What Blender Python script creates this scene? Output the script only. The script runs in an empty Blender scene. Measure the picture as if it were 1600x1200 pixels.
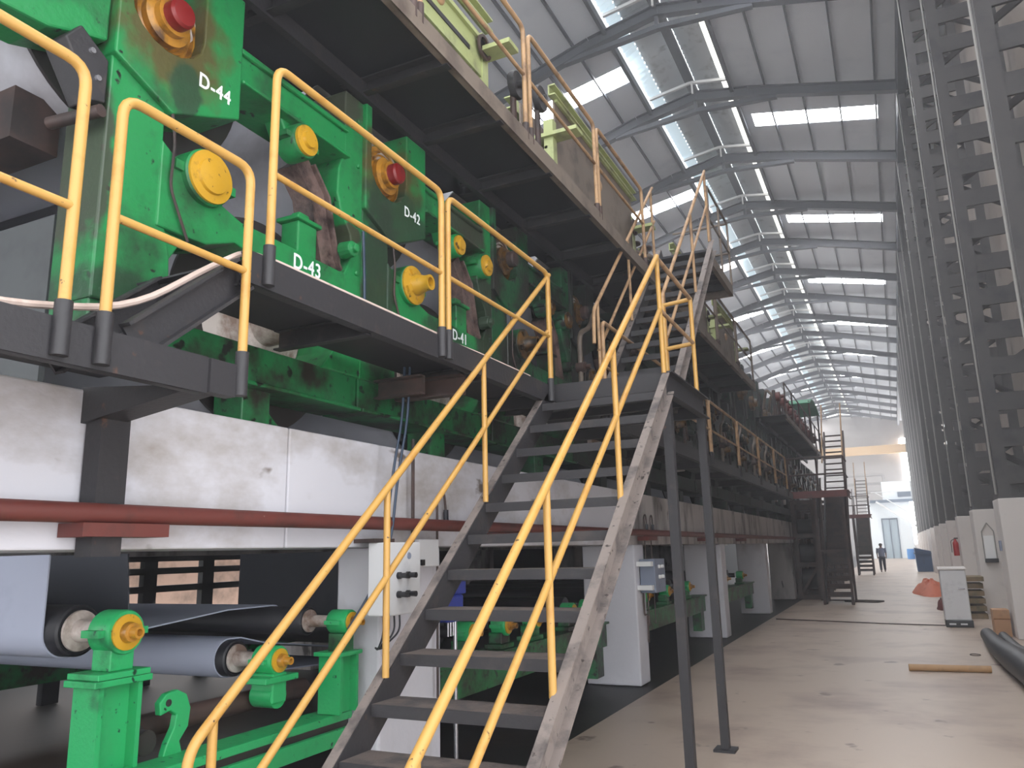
import bpy, bmesh, math, random
from mathutils import Vector, Matrix
random.seed(7)
SC = bpy.context.scene
COL = SC.collection

# ------------------------------------------------------------------ camera
cam_d = bpy.data.cameras.new('camera')
cam_d.sensor_fit = 'HORIZONTAL'
cam_d.sensor_width = 36.0
cam_d.lens = 1221.548 / 1600.0 * 36.0
cam_d.clip_start = 0.05
cam_d.clip_end = 600
cam = bpy.data.objects.new('camera', cam_d)
COL.objects.link(cam)
RX = Vector((0.90013179, 0.43495554, -0.02400917))     # image right
RY = Vector((-0.11230835, 0.17846183, -0.97751635))    # image down
RZ = Vector((-0.42089143, 0.88258997, 0.2094883))      # view direction
m = Matrix.Identity(4)
for i in range(3):
    m[i][0] = RX[i]
    m[i][1] = -RY[i]
    m[i][2] = -RZ[i]
m[2][3] = 1.7
cam.matrix_world = m
SC.camera = cam

# ------------------------------------------------------------------ world, exposure
w = bpy.data.worlds.new('daylight')
SC.world = w
w.use_nodes = True
bg = w.node_tree.nodes['Background']
bg.inputs[0].default_value = (0.95, 0.97, 1.0, 1)
bg.inputs[1].default_value = 2.7
SC.view_settings.view_transform = 'Standard'
SC.view_settings.look = 'None'
SC.view_settings.gamma = 1.0
SC.view_settings.use_curve_mapping = False
SC.view_settings.exposure = 0.5
SKY_EMIT = 26.0     # daylit translucent roof sheets

# ------------------------------------------------------------------ materials
def rgb(r, g, b):
    f = lambda c: (c / 255.0 / 12.92) if c / 255.0 <= 0.04045 else ((c / 255.0 + 0.055) / 1.055) ** 2.4
    return (f(r), f(g), f(b), 1)

TONE = {'machine_green_paint': 0.66, 'oily_green_paint': 0.7, 'bright_green_paint': 0.8, 'grimy_shaded_green_paint': 0.65, 'dark_shaded_green_paint': 0.6,
        'yellow_rail_paint': 0.66, 'dusty_yellow_rail_paint': 0.8, 'bearing_cover_yellow': 0.8, 'oily_brass_yellow': 0.8, 'red_plastic_cap': 0.65,
        'dusty_black_steel': 0.55, 'black_sheet': 0.6, 'worn_grey_channel': 0.72, 'dusty_tread_plate': 0.7, 'deck_plate_dark': 0.6, 'red_oxide_pipe': 0.9,
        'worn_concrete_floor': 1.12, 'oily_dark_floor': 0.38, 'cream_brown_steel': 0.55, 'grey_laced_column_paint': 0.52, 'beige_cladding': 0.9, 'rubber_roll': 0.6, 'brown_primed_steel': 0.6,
        'grimy_shaded_bearing_yellow': 0.55, 'blue_grey_felt': 0.75, 'greasy_belt': 0.8, 'grey_steel_rafter': 0.5, 'blue_cable': 0.6, 'dark_grey_guard': 0.5}
def mat(name, col, rough=0.6, metal=0.0, dirt=None, amount=0.45, scale=3.0, bump=0.0, bump_scale=40.0,
        stretch=(1, 1, 1), spec=0.5, speck=None, speck_amount=0.6, speck_scale=18.0, emit=None, emit_s=0.0):
    k = TONE.get(name, 1.0)
    tn = lambda c: None if c is None else (c[0] * k, c[1] * k, c[2] * k, 1)
    col, dirt, speck = tn(col), tn(dirt), tn(speck)
    mt = bpy.data.materials.new(name)
    mt.use_nodes = True
    nt = mt.node_tree
    N, L = nt.nodes, nt.links
    b = N['Principled BSDF']
    b.inputs['Roughness'].default_value = rough
    b.inputs['Metallic'].default_value = metal
    b.inputs['Specular IOR Level'].default_value = spec
    b.inputs['Base Color'].default_value = col
    tc = N.new('ShaderNodeTexCoord')
    mp = N.new('ShaderNodeMapping')
    mp.inputs['Scale'].default_value = stretch
    oi = N.new('ShaderNodeObjectInfo')
    va = N.new('ShaderNodeVectorMath'); va.operation = 'ADD'
    L.new(tc.outputs['Object'], va.inputs[0]); L.new(oi.outputs['Location'], va.inputs[1])
    L.new(va.outputs[0], mp.inputs['Vector'])
    last = None
    if dirt is not None:
        n = N.new('ShaderNodeTexNoise')
        n.inputs['Scale'].default_value = scale
        n.inputs['Detail'].default_value = 7
        n.inputs['Roughness'].default_value = 0.62
        L.new(mp.outputs[0], n.inputs['Vector'])
        r = N.new('ShaderNodeValToRGB')
        r.color_ramp.elements[0].position = 1 - amount - 0.06
        r.color_ramp.elements[1].position = 1 - amount + 0.14
        L.new(n.outputs['Fac'], r.inputs[0])
        mx = N.new('ShaderNodeMixRGB')
        mx.inputs[1].default_value = col
        mx.inputs[2].default_value = dirt
        L.new(r.outputs[0], mx.inputs[0])
        last = mx
    if speck is not None:
        n2 = N.new('ShaderNodeTexNoise')
        n2.inputs['Scale'].default_value = speck_scale
        n2.inputs['Detail'].default_value = 4
        L.new(mp.outputs[0], n2.inputs['Vector'])
        r2 = N.new('ShaderNodeValToRGB')
        r2.color_ramp.elements[0].position = speck_amount
        r2.color_ramp.elements[1].position = speck_amount + 0.05
        L.new(n2.outputs['Fac'], r2.inputs[0])
        mx2 = N.new('ShaderNodeMixRGB')
        if last:
            L.new(last.outputs[0], mx2.inputs[1])
        else:
            mx2.inputs[1].default_value = col
        mx2.inputs[2].default_value = speck
        L.new(r2.outputs[0], mx2.inputs[0])
        last = mx2
    if last:
        L.new(last.outputs[0], b.inputs['Base Color'])
    if bump:
        n3 = N.new('ShaderNodeTexNoise')
        n3.inputs['Scale'].default_value = bump_scale
        n3.inputs['Detail'].default_value = 5
        L.new(mp.outputs[0], n3.inputs['Vector'])
        bp = N.new('ShaderNodeBump')
        bp.inputs['Strength'].default_value = bump
        bp.inputs['Distance'].default_value = 0.02
        L.new(n3.outputs['Fac'], bp.inputs['Height'])
        L.new(bp.outputs[0], b.inputs['Normal'])
    if emit is not None:
        b.inputs['Emission Color'].default_value = emit
        b.inputs['Emission Strength'].default_value = emit_s
    return mt

M = {}
M['green'] = mat('machine_green_paint', rgb(36, 158, 86), 0.42, dirt=rgb(44, 70, 48), amount=0.46, scale=1.9,
                 speck=rgb(30, 34, 28), speck_amount=0.66, speck_scale=14, bump=0.15, bump_scale=25)
M['green_oily'] = mat('oily_green_paint', rgb(34, 130, 74), 0.4, dirt=rgb(46, 42, 36), amount=0.52, scale=3.4,
                      speck=rgb(26, 28, 24), speck_amount=0.6, speck_scale=10, bump=0.2, bump_scale=22)
def stains(mt, spots):
    nt = mt.node_tree; N, L = nt.nodes, nt.links
    b = N['Principled BSDF']
    src = b.inputs['Base Color'].links[0].from_socket
    tc = N.new('ShaderNodeTexCoord')
    nz = N.new('ShaderNodeTexNoise'); nz.inputs['Scale'].default_value = 7; nz.inputs['Detail'].default_value = 6
    L.new(tc.outputs['Object'], nz.inputs['Vector'])
    for (y, z, ry, rz, col, soft) in spots:
        mp = N.new('ShaderNodeMapping')
        mp.inputs['Location'].default_value = (0, -y / ry, -z / rz)
        mp.inputs['Scale'].default_value = (0, 1 / ry, 1 / rz)
        L.new(tc.outputs['Object'], mp.inputs['Vector'])
        ln = N.new('ShaderNodeVectorMath'); ln.operation = 'LENGTH'
        L.new(mp.outputs[0], ln.inputs[0])
        ad = N.new('ShaderNodeMath'); ad.operation = 'MULTIPLY_ADD'
        L.new(nz.outputs['Fac'], ad.inputs[0]); ad.inputs[1].default_value = 1.3
        L.new(ln.outputs['Value'], ad.inputs[2])
        mr = N.new('ShaderNodeMapRange')
        mr.inputs['From Min'].default_value = 1.65 - soft; mr.inputs['From Max'].default_value = 1.65 + soft
        mr.inputs['To Min'].default_value = 0.92; mr.inputs['To Max'].default_value = 0.0
        L.new(ad.outputs[0], mr.inputs['Value'])
        mx = N.new('ShaderNodeMixRGB'); mx.inputs[2].default_value = col
        L.new(mr.outputs[0], mx.inputs[0]); L.new(src, mx.inputs[1])
        src = mx.outputs[0]
    L.new(src, b.inputs['Base Color'])
brown_oil, dark_oil = rgb(84, 72, 38), rgb(36, 66, 44)
M['green_frame'] = M['green'].copy(); M['green_frame'].name = 'machine_green_paint_oiled'
stains(M['green_frame'], [(0.30, 2.00, 0.34, 0.34, brown_oil, 0.25), (0.40, 1.70, 0.10, 0.16, dark_oil, 0.15), (1.87, 1.44, 0.12, 0.07, rgb(60, 58, 44), 0.12),
    (-0.04, 1.1, 0.09, 0.4, rgb(60, 62, 52), 0.15), (0.2, 0.5, 0.3, 0.12, dark_oil, 0.2), (1.8, 2.4, 0.2, 0.15, rgb(70, 66, 58), 0.2)])
M['green_frame_oily'] = M['green'].copy(); M['green_frame_oily'].name = 'machine_green_paint_very_oily'
stains(M['green_frame_oily'], [(0.30, 2.00, 0.36, 0.36, brown_oil, 0.25), (0.38, 1.75, 0.42, 0.28, dark_oil, 0.2), (0.18, 1.1, 0.2, 0.8, rgb(40, 56, 42), 0.2),
    (1.85, 1.1, 0.22, 0.9, rgb(44, 48, 40), 0.2), (1.1, 1.05, 0.3, 0.1, dark_oil, 0.2), (1.5, 2.1, 0.35, 0.2, rgb(60, 60, 50), 0.2)])
M['green_grimy_shaded'] = mat('grimy_shaded_green_paint', rgb(30, 112, 68), 0.42, dirt=rgb(44, 46, 40), amount=0.56, scale=2.2,
                       speck=rgb(30, 28, 26), speck_amount=0.58, speck_scale=7, bump=0.2, bump_scale=22)  # grime and shade both mixed into this green
M['green_dark_shaded'] = mat('dark_shaded_green_paint', rgb(34, 66, 50), 0.5, dirt=rgb(36, 36, 34), amount=0.58, scale=2.4,
                       speck=rgb(26, 25, 25), speck_amount=0.55, speck_scale=7)  # darkest green: shade of the far frames plus grime, in the colour
M['cap_grimy_shaded'] = mat('grimy_shaded_bearing_yellow', rgb(136, 98, 44), 0.45, dirt=rgb(52, 42, 32), amount=0.52, scale=8)  # dulled yellow for far covers, grime and shade together
M['green_bright'] = mat('bright_green_paint', rgb(44, 176, 104), 0.38, dirt=rgb(30, 80, 52), amount=0.36, scale=4,
                     speck=rgb(20, 60, 40), speck_amount=0.66, bump=0.1)  # brighter green for posts, bearings and rail below the beam
M['yellow'] = mat('yellow_rail_paint', rgb(228, 176, 92), 0.4, dirt=rgb(206, 146, 66), amount=0.4, scale=5,
                  speck=rgb(96, 70, 44), speck_amount=0.69, speck_scale=34)
M['yellow_dull'] = mat('dusty_yellow_rail_paint', rgb(190, 152, 112), 0.55, dirt=rgb(120, 92, 70), amount=0.45, scale=6)
M['yellow_cap'] = mat('bearing_cover_yellow', rgb(214, 164, 40), 0.4, dirt=rgb(96, 74, 34), amount=0.36, scale=9,
                      speck=rgb(60, 46, 26), speck_amount=0.66, speck_scale=20)
M['gold'] = mat('oily_brass_yellow', rgb(196, 138, 44), 0.3, dirt=rgb(84, 54, 26), amount=0.48, scale=8, spec=0.8)
M['red_cap'] = mat('red_plastic_cap', rgb(150, 34, 34), 0.35, dirt=rgb(90, 24, 24), amount=0.35, scale=7)
M['black'] = mat('dusty_black_steel', rgb(58, 56, 60), 0.55, dirt=rgb(92, 82, 78), amount=0.38, scale=4,
                 speck=rgb(104, 74, 60), speck_amount=0.70, speck_scale=12, bump=0.1)
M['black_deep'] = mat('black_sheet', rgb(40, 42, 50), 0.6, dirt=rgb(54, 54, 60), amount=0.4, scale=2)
M['stringer'] = mat('worn_grey_channel', rgb(150, 138, 132), 0.6, dirt=rgb(84, 78, 78), amount=0.45, scale=5,
                    stretch=(1, 1, 1), speck=rgb(70, 62, 58), speck_amount=0.64, speck_scale=22)
M['tread'] = mat('dusty_tread_plate', rgb(112, 100, 94), 0.7, dirt=rgb(74, 70, 70), amount=0.5, scale=6, bump=0.3, bump_scale=60)
M['deck'] = mat('deck_plate_dark', rgb(50, 50, 58), 0.7, dirt=rgb(66, 62, 64), amount=0.4, scale=1.5)
M['rust'] = mat('red_oxide_pipe', rgb(104, 50, 44), 0.55, dirt=rgb(70, 46, 42), amount=0.42, scale=4, speck=rgb(150, 136, 124), speck_amount=0.72)
M['white_conc'] = mat('whitewashed_concrete', rgb(206, 205, 212), 0.85, dirt=rgb(168, 164, 164), amount=0.40, scale=1.3,
                      stretch=(1, 1, 0.7), speck=rgb(120, 112, 106), speck_amount=0.71, speck_scale=5, bump=0.2, bump_scale=14)
M['grimy_conc'] = mat('grimy_whitewashed_concrete', rgb(180, 174, 172), 0.85, dirt=rgb(92, 86, 84), amount=0.46, scale=1.6,
                      stretch=(1, 1, 0.35), speck=rgb(70, 66, 64), speck_amount=0.66, speck_scale=4, bump=0.2, bump_scale=14)
M['wall_white'] = mat('whitewashed_plinth', rgb(212, 206, 202), 0.85, dirt=rgb(178, 172, 168), amount=0.36, scale=1.6, bump=0.12)
M['floor'] = mat('worn_concrete_floor', rgb(168, 152, 138), 0.42, dirt=rgb(138, 120, 110), amount=0.46, scale=0.7,
                 speck=rgb(110, 94, 84), speck_amount=0.66, speck_scale=2.4, bump=0.06, bump_scale=9, spec=0.4)
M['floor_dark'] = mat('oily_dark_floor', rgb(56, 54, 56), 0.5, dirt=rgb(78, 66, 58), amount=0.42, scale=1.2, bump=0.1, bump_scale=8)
M['roof'] = mat('galvanised_roof_sheet', rgb(222, 226, 232), 0.5, 0.0, dirt=rgb(205, 210, 218), amount=0.4, scale=0.5)
M['truss'] = mat('grey_steel_rafter', rgb(92, 98, 108), 0.55, dirt=rgb(78, 82, 90), amount=0.4, scale=1)
M['vent_sheet'] = mat('galvanised_corrugated_sheet', rgb(196, 202, 204), 0.3, 0.55, dirt=rgb(150, 156, 156), amount=0.4, scale=2, emit=(0.8, 0.86, 0.88, 1), emit_s=0.0)
M['strut'] = mat('pale_steel_strut', rgb(214, 214, 214), 0.5)
M['skylight'] = mat('daylit_translucent_sheet', rgb(235, 240, 250), 0.5, emit=(0.97, 0.97, 1.0, 1), emit_s=SKY_EMIT)
M['skylight_blue'] = mat('daylit_blueish_sheet', rgb(205, 225, 235), 0.5, emit=(0.80, 0.93, 1.0, 1), emit_s=0.30)
M['column'] = mat('grey_laced_column_paint', rgb(98, 95, 95), 0.6, dirt=rgb(72, 72, 76), amount=0.42, scale=2.0)
M['beige_wall'] = mat('beige_cladding', rgb(150, 140, 132), 0.8, dirt=rgb(126, 118, 112), amount=0.4, scale=0.9)
M['conduit'] = mat('pale_conduit', rgb(150, 148, 144), 0.5)
M['drum'] = mat('dark_cylinder_shell', rgb(180, 180, 188), 0.45, 0.0, dirt=rgb(150, 146, 150), amount=0.45, scale=1.2)
M['head'] = mat('greasy_cylinder_head', rgb(196, 186, 180), 0.42, 0.1, dirt=rgb(124, 102, 90), amount=0.5, scale=5)
M['rim'] = mat('dark_groove_ring', rgb(44, 40, 40), 0.4)
M['felt'] = mat('blue_grey_felt', rgb(182, 188, 208), 0.75, dirt=rgb(160, 166, 186), amount=0.4, scale=2)
M['felt_dark'] = mat('dark_dryer_fabric', rgb(66, 68, 76), 0.75, dirt=rgb(54, 54, 60), amount=0.4, scale=2)
M['felt_brown'] = mat('greasy_belt', rgb(122, 100, 94), 0.35, dirt=rgb(52, 40, 38), amount=0.5, scale=6, bump=0.3)
M['rubber'] = mat('rubber_roll', rgb(48, 48, 54), 0.5, dirt=rgb(70, 66, 66), amount=0.35, scale=5)
M['hose'] = mat('pale_hose', rgb(196, 176, 166), 0.6, dirt=rgb(160, 140, 130), amount=0.4, scale=8)
M['cable'] = mat('blue_cable', rgb(58, 78, 104), 0.45)
M['cable_dark'] = mat('dark_cable', rgb(40, 42, 50), 0.5)
M['box_grey'] = mat('pale_grey_enclosure', rgb(206, 206, 208), 0.5, dirt=rgb(180, 180, 184), amount=0.36, scale=4)
M['box_blue'] = mat('grey_blue_enclosure', rgb(126, 134, 152), 0.5, dirt=rgb(98, 104, 120), amount=0.4, scale=6)
M['knob'] = mat('black_knob', rgb(30, 30, 34), 0.4)
M['blue'] = mat('blue_valve_paint', rgb(44, 60, 150), 0.45, dirt=rgb(30, 38, 92), amount=0.4, scale=10)
M['chrome'] = mat('bright_metal', rgb(190, 190, 196), 0.25, 0.8)
M['dial'] = mat('white_dial', rgb(230, 230, 230), 0.4)
M['letter'] = mat('white_marking_paint', rgb(232, 236, 236), 0.6, dirt=rgb(200, 206, 204), amount=0.35, scale=12)
M['pale_green'] = mat('pale_yellow_green_paint', rgb(164, 172, 118), 0.5, dirt=rgb(120, 120, 92), amount=0.45, scale=3)
M['cream_steel'] = mat('cream_brown_steel', rgb(150, 134, 120), 0.55, dirt=rgb(104, 88, 78), amount=0.45, scale=3)
M['brown_steel'] = mat('brown_primed_steel', rgb(92, 70, 64), 0.6, dirt=rgb(60, 52, 52), amount=0.5, scale=3)
M['cardboard'] = mat('brown_cardboard', rgb(168, 130, 98), 0.8, dirt=rgb(140, 106, 80), amount=0.4, scale=5)
M['wood'] = mat('weathered_wood', rgb(128, 108, 82), 0.8, dirt=rgb(90, 84, 62), amount=0.5, scale=4)
M['orange'] = mat('orange_tarpaulin', rgb(206, 108, 74), 0.7, dirt=rgb(164, 76, 52), amount=0.4, scale=5, bump=0.4, bump_scale=8)
M['bluebin'] = mat('dark_blue_plastic', rgb(36, 66, 104), 0.55, dirt=rgb(30, 46, 70), amount=0.4, scale=3)
M['brightblue'] = mat('bright_blue_drum', rgb(52, 130, 200), 0.5)
M['tan_pipe'] = mat('tan_pipe', rgb(168, 132, 92), 0.5, dirt=rgb(130, 100, 72), amount=0.4, scale=7)
M['red'] = mat('extinguisher_red', rgb(170, 32, 30), 0.4)
M['end_wall'] = mat('far_cladding', rgb(158, 154, 152), 0.8, dirt=rgb(144, 142, 140), amount=0.4, scale=0.4)
M['end_white'] = mat('far_white_wall', rgb(240, 246, 250), 0.8)
M['cream_beam'] = mat('cream_crane_girder', rgb(214, 178, 130), 0.6)
M['glass_dark'] = mat('dark_window_glass', rgb(96, 110, 128), 0.2)
M['canopy'] = mat('green_canopy_sheet', rgb(52, 134, 98), 0.6)
M['navy'] = mat('navy_cloth', rgb(38, 42, 60), 0.8)
M['shirt'] = mat('grey_blue_cloth', rgb(98, 104, 128), 0.8)
M['skin'] = mat('skin', rgb(120, 84, 66), 0.6)
M['hair'] = mat('black_hair', rgb(22, 20, 20), 0.7)

# ------------------------------------------------------------------ mesh builder
class MB:
    def __init__(s):
        s.v, s.f = [], []
    def add(s, vs, fs):
        o = len(s.v)
        s.v += [Vector(v) for v in vs]
        s.f += [tuple(i + o for i in f) for f in fs]
        return s
    def box(s, x0, x1, y0, y1, z0, z1):
        vs = [(x, y, z) for z in (z0, z1) for x, y in ((x0, y0), (x1, y0), (x1, y1), (x0, y1))]
        return s.add(vs, [(3, 2, 1, 0), (4, 5, 6, 7), (0, 1, 5, 4), (1, 2, 6, 5), (2, 3, 7, 6), (3, 0, 4, 7)])
    def beam(s, p, q, w, h, up=(0, 0, 1), ow=0.0, oh=0.0):
        """bar of section w (across) x h (along up) from p to q"""
        p, q = Vector(p), Vector(q)
        d = (q - p).normalized()
        up = Vector(up)
        a = d.cross(up)
        if a.length < 1e-4:
            a = d.cross(Vector((0, 1, 0)))
        a.normalize()
        b = a.cross(d).normalized()
        c = [(-w / 2 + ow, -h / 2 + oh), (w / 2 + ow, -h / 2 + oh), (w / 2 + ow, h / 2 + oh), (-w / 2 + ow, h / 2 + oh)]
        vs = [p + a * i + b * j for i, j in c] + [q + a * i + b * j for i, j in c]
        return s.add(vs, [(3, 2, 1, 0), (4, 5, 6, 7), (0, 1, 5, 4), (1, 2, 6, 5), (2, 3, 7, 6), (3, 0, 4, 7)])
    def chan(s, p, q, w, h, t=0.012, side=1, up=(0, 0, 1)):
        """channel: web of height h, two flanges of width w to one side"""
        s.beam(p, q, t, h, up)
        s.beam(p, q, w, t, up, ow=side * w / 2, oh=h / 2 - t / 2)
        s.beam(p, q, w, t, up, ow=side * w / 2, oh=-h / 2 + t / 2)
        return s
    def ibeam(s, p, q, w, h, t=0.014, up=(0, 0, 1)):
        s.beam(p, q, t, h, up)
        s.beam(p, q, w, t, up, oh=h / 2)
        s.beam(p, q, w, t, up, oh=-h / 2)
        return s
    def prism(s, poly, x0, x1, axis='x'):
        """polygon of (y,z) pushed along x  (axis y: polygon of (x,z))"""
        n = len(poly)
        if axis == 'x':
            vs = [(x0, a, b) for a, b in poly] + [(x1, a, b) for a, b in poly]
        elif axis == 'y':
            vs = [(a, x0, b) for a, b in poly] + [(a, x1, b) for a, b in poly]
        else:
            vs = [(a, b, x0) for a, b in poly] + [(a, b, x1) for a, b in poly]
        fs = [tuple(range(n))[::-1], tuple(range(n, 2 * n))]
        fs += [(i, (i + 1) % n, n + (i + 1) % n, n + i) for i in range(n)]
        return s.add(vs, fs)
    def tube(s, path, r, n=10, cap=True, closed=False):
        P = [Vector(p) for p in path]
        rings = []
        ref = None
        for i, p in enumerate(P):
            if i == 0: d = P[1] - P[0]
            elif i == len(P) - 1: d = P[-1] - P[-2]
            else: d = (P[i + 1] - P[i]).normalized() + (P[i] - P[i - 1]).normalized()
            d.normalize()
            if ref is None:
                ref = Vector((0, 0, 1)) if abs(d.z) < 0.9 else Vector((1, 0, 0))
            a = d.cross(ref).normalized()
            b = a.cross(d).normalized()
            ref = b
            k = 1.0
            if 0 < i < len(P) - 1:
                c = (P[i + 1] - P[i]).normalized().dot((P[i] - P[i - 1]).normalized())
                k = min(1.25, 1 / max(0.5, math.sqrt((1 + c) / 2)))
            rr = r[i] if isinstance(r, (list, tuple)) else r
            rings.append([p + (a * math.cos(t) + b * math.sin(t)) * rr * (k if k < 1.1 else 1.1) for t in [2 * math.pi * j / n for j in range(n)]])
        vs = [v for ring in rings for v in ring]
        fs = []
        for i in range(len(P) - 1):
            for j in range(n):
                fs.append((i * n + j, i * n + (j + 1) % n, (i + 1) * n + (j + 1) % n, (i + 1) * n + j))
        if cap:
            fs.append(tuple(range(n))[::-1])
            fs.append(tuple(range((len(P) - 1) * n, len(P) * n)))
        return s.add(vs, fs)
    def lathe(s, c, prof, n=32, axis=(1, 0, 0), ey=1.0):
        """profile of (distance along axis, radius) about axis through c"""
        c = Vector(c)
        d = Vector(axis).normalized()
        ref = Vector((0, 0, 1)) if abs(d.z) < 0.9 else Vector((0, 1, 0))
        a = d.cross(ref).normalized()
        b = a.cross(d)
        vs, fs = [], []
        for (t, r) in prof:
            r = max(r, 1e-4)
            for j in range(n):
                an = 2 * math.pi * j / n
                vs.append(c + d * t + (a * math.cos(an) + b * math.sin(an)) * r)
        for i in range(len(prof) - 1):
            for j in range(n):
                fs.append((i * n + j, (i + 1) * n + j, (i + 1) * n + (j + 1) % n, i * n + (j + 1) % n))
        fs.append(tuple(range(n)))
        fs.append(tuple(range((len(prof) - 1) * n, len(prof) * n))[::-1])
        return s.add(vs, fs)
    def sheet(s, path, x0, x1, t=0.012):
        """band following (y,z) points, spanning x0..x1, of thickness t"""
        pts = [Vector((0, a, b)) for a, b in path]
        off = []
        for i, p in enumerate(pts):
            d = (pts[min(i + 1, len(pts) - 1)] - pts[max(i - 1, 0)]).normalized()
            off.append(Vector((0, -d.z, d.y)) * t / 2)
        n = len(pts)
        vs = []
        for x in (x0, x1):
            for p, o in zip(pts, off):
                vs.append((x, p.y + o.y, p.z + o.z))
            for p, o in zip(pts, off):
                vs.append((x, p.y - o.y, p.z - o.z))
        fs = []
        for i in range(n - 1):
            fs.append((i, i + 1, 2 * n + i + 1, 2 * n + i))
            fs.append((n + i + 1, n + i, 3 * n + i, 3 * n + i + 1))
            fs.append((i + 1, i, n + i, n + i + 1))
            fs.append((2 * n + i, 2 * n + i + 1, 3 * n + i + 1, 3 * n + i))
        fs.append((0, 2 * n, 3 * n, n))
        fs.append((n - 1, 2 * n - 1, 4 * n - 1, 3 * n - 1))
        return s.add(vs, fs)
    def build(s, name, m, parent=None, smooth=False, bevel=0.0, loc=None):
        """links everything collected as ONE mesh object; vertices are world coordinates"""
        if parent is not None:
            o0 = Vector(parent['_o'])
            base = o0
        else:
            if loc is None:
                xs = [v.x for v in s.v]; ys = [v.y for v in s.v]; zs = [v.z for v in s.v]
                base = Vector(((min(xs) + max(xs)) / 2, (min(ys) + max(ys)) / 2, min(zs)))
            else:
                base = Vector(loc)
        me = bpy.data.meshes.new(name)
        me.from_pydata([tuple(v - base) for v in s.v], [], s.f)
        bm = bmesh.new(); bm.from_mesh(me)
        bmesh.ops.recalc_face_normals(bm, faces=bm.faces)
        bm.to_mesh(me); bm.free()
        me.materials.append(m if not isinstance(m, str) else M[m])
        if smooth:
            for p in me.polygons: p.use_smooth = True
            try:
                me.set_sharp_from_angle(angle=math.radians(38))
            except Exception:
                pass
        o = bpy.data.objects.new(name, me)
        COL.objects.link(o)
        if parent is not None:
            o.parent = parent
            o['_o'] = tuple(base)
        else:
            o.location = base
            o['_o'] = tuple(base)
        if bevel:
            bv = o.modifiers.new('bevel', 'BEVEL')
            bv.width = bevel; bv.segments = 2; bv.limit_method = 'ANGLE'; bv.angle_limit = math.radians(40)
        return o

def thing(name, label, cat, loc, group=None):
    o = bpy.data.objects.new(name, None)
    COL.objects.link(o)
    o.location = loc
    o.empty_display_size = 0.2
    o['_o'] = tuple(loc)
    return tag(o, label, cat, group)
def tag(o, label, cat, group=None, kind=None):
    o['label'] = label; o['category'] = cat
    if group: o['group'] = group
    if kind: o['kind'] = kind
    return o
def struct(name, mb, m, **k):
    o = mb.build(name, m, **k)
    o['kind'] = 'structure'
    return o
def copy_tree(o, parent=None):
    c = o.copy(); COL.objects.link(c)
    if parent: c.parent = parent
    for ch in list(o.children): copy_tree(ch, c)
    return c
def dup(o, d, label, group=None):
    c = copy_tree(o)
    c.location = o.location + Vector(d)
    c['label'] = label
    if group: c['group'] = group
    return c
ORD = ['first', 'second', 'third', 'fourth', 'fifth', 'sixth', 'seventh', 'eighth', 'ninth', 'tenth', 'eleventh', 'twelfth',
       'thirteenth', 'fourteenth', 'fifteenth', 'sixteenth', 'seventeenth', 'eighteenth', 'nineteenth', 'twentieth']

def bend(pts, r=0.09, k=5):
    """round the inner corners of a path"""
    P = [Vector(p) for p in pts]
    out = [P[0]]
    for i in range(1, len(P) - 1):
        a = (P[i - 1] - P[i]); b = (P[i + 1] - P[i])
        rr = min(r, a.length * 0.45, b.length * 0.45)
        s_, e_ = P[i] + a.normalized() * rr, P[i] + b.normalized() * rr
        for j in range(k + 1):
            t = j / k
            out.append(s_ * (1 - t) ** 2 + P[i] * 2 * t * (1 - t) + e_ * t ** 2)
    out.append(P[-1])
    return out
#MARK_STRUCTURE
# ------------------------------------------------------------------ setting: floor, roof, walls
BAY = 5.45
EX, EZ = 1.88, 17.4          # right eave
RDX, RDZ = -5.05, 18.8       # ridge
LX, LZ = -12.0, 17.4         # left eave
YF, YE = -4.0, 115.0
struct('floor', MB().box(-2.9, 3.4, -6, 120, -0.2, 0), 'floor')
struct('trim_1', MB().box(-12.2, -2.9, -6, 120, -0.2, -0.01), 'floor_dark')
# roof sheets with gaps for the translucent strips and the ridge ventilator
def roof_z(x):
    return RDZ + (x - RDX) * (EZ - RDZ) / (EX - RDX) if x > RDX else RDZ + (RDX - x) * (LZ - RDZ) / (RDX - LX)
VL, VR = -6.72, -3.72
SR = (-3.3, 1.15)
SL = (-10.8, -6.95)
mids = [BAY * 0.5 + 16.5 + BAY * k for k in range(-4, 18)]       # bay centres
rights = [y for i, y in enumerate(mids) if i % 2 == 0 and y > 3]
lefts = [y for i, y in enumerate(mids) if i % 2 == 1 and y > 3]
def slope_sheet(mb, x0, x1, y0, y1, dz=0.0, t=0.03):
    z0, z1 = roof_z(x0) + dz, roof_z(x1) + dz
    mb.prism([(x0, z0), (x1, z1), (x1, z1 + t), (x0, z0 + t)], y0, y1, 'y')
roof = MB()
def roof_side(xa, xb, sa, sb, strips):
    y = YF
    for c in strips:
        slope_sheet(roof, xa, xb, y, c - 0.52)
        if sa > xa: slope_sheet(roof, xa, sa, c - 0.52, c + 0.52)
        if xb > sb: slope_sheet(roof, sb, xb, c - 0.52, c + 0.52)
        y = c + 0.52
    slope_sheet(roof, xa, xb, y, YE)
roof_side(VR, 3.25, SR[0], SR[1], rights)
roof_side(LX - 0.3, VL, SL[0], SL[1], lefts)
struct('ceiling', roof, 'roof')
n = 0
for (a, b), ys, side in ((SR, rights, 'right'), (SL, lefts, 'left')):
    for c in ys:
        mb = MB()
        wd = (b - a) / 4
        for i in range(4):
            slope_sheet(mb, a + i * wd + (0.03 if i else 0), a + (i + 1) * wd, c - 0.5, c + 0.5, 0.01, 0.01)
        n += 1
        struct('window_%d' % n, mb, 'skylight')
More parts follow.
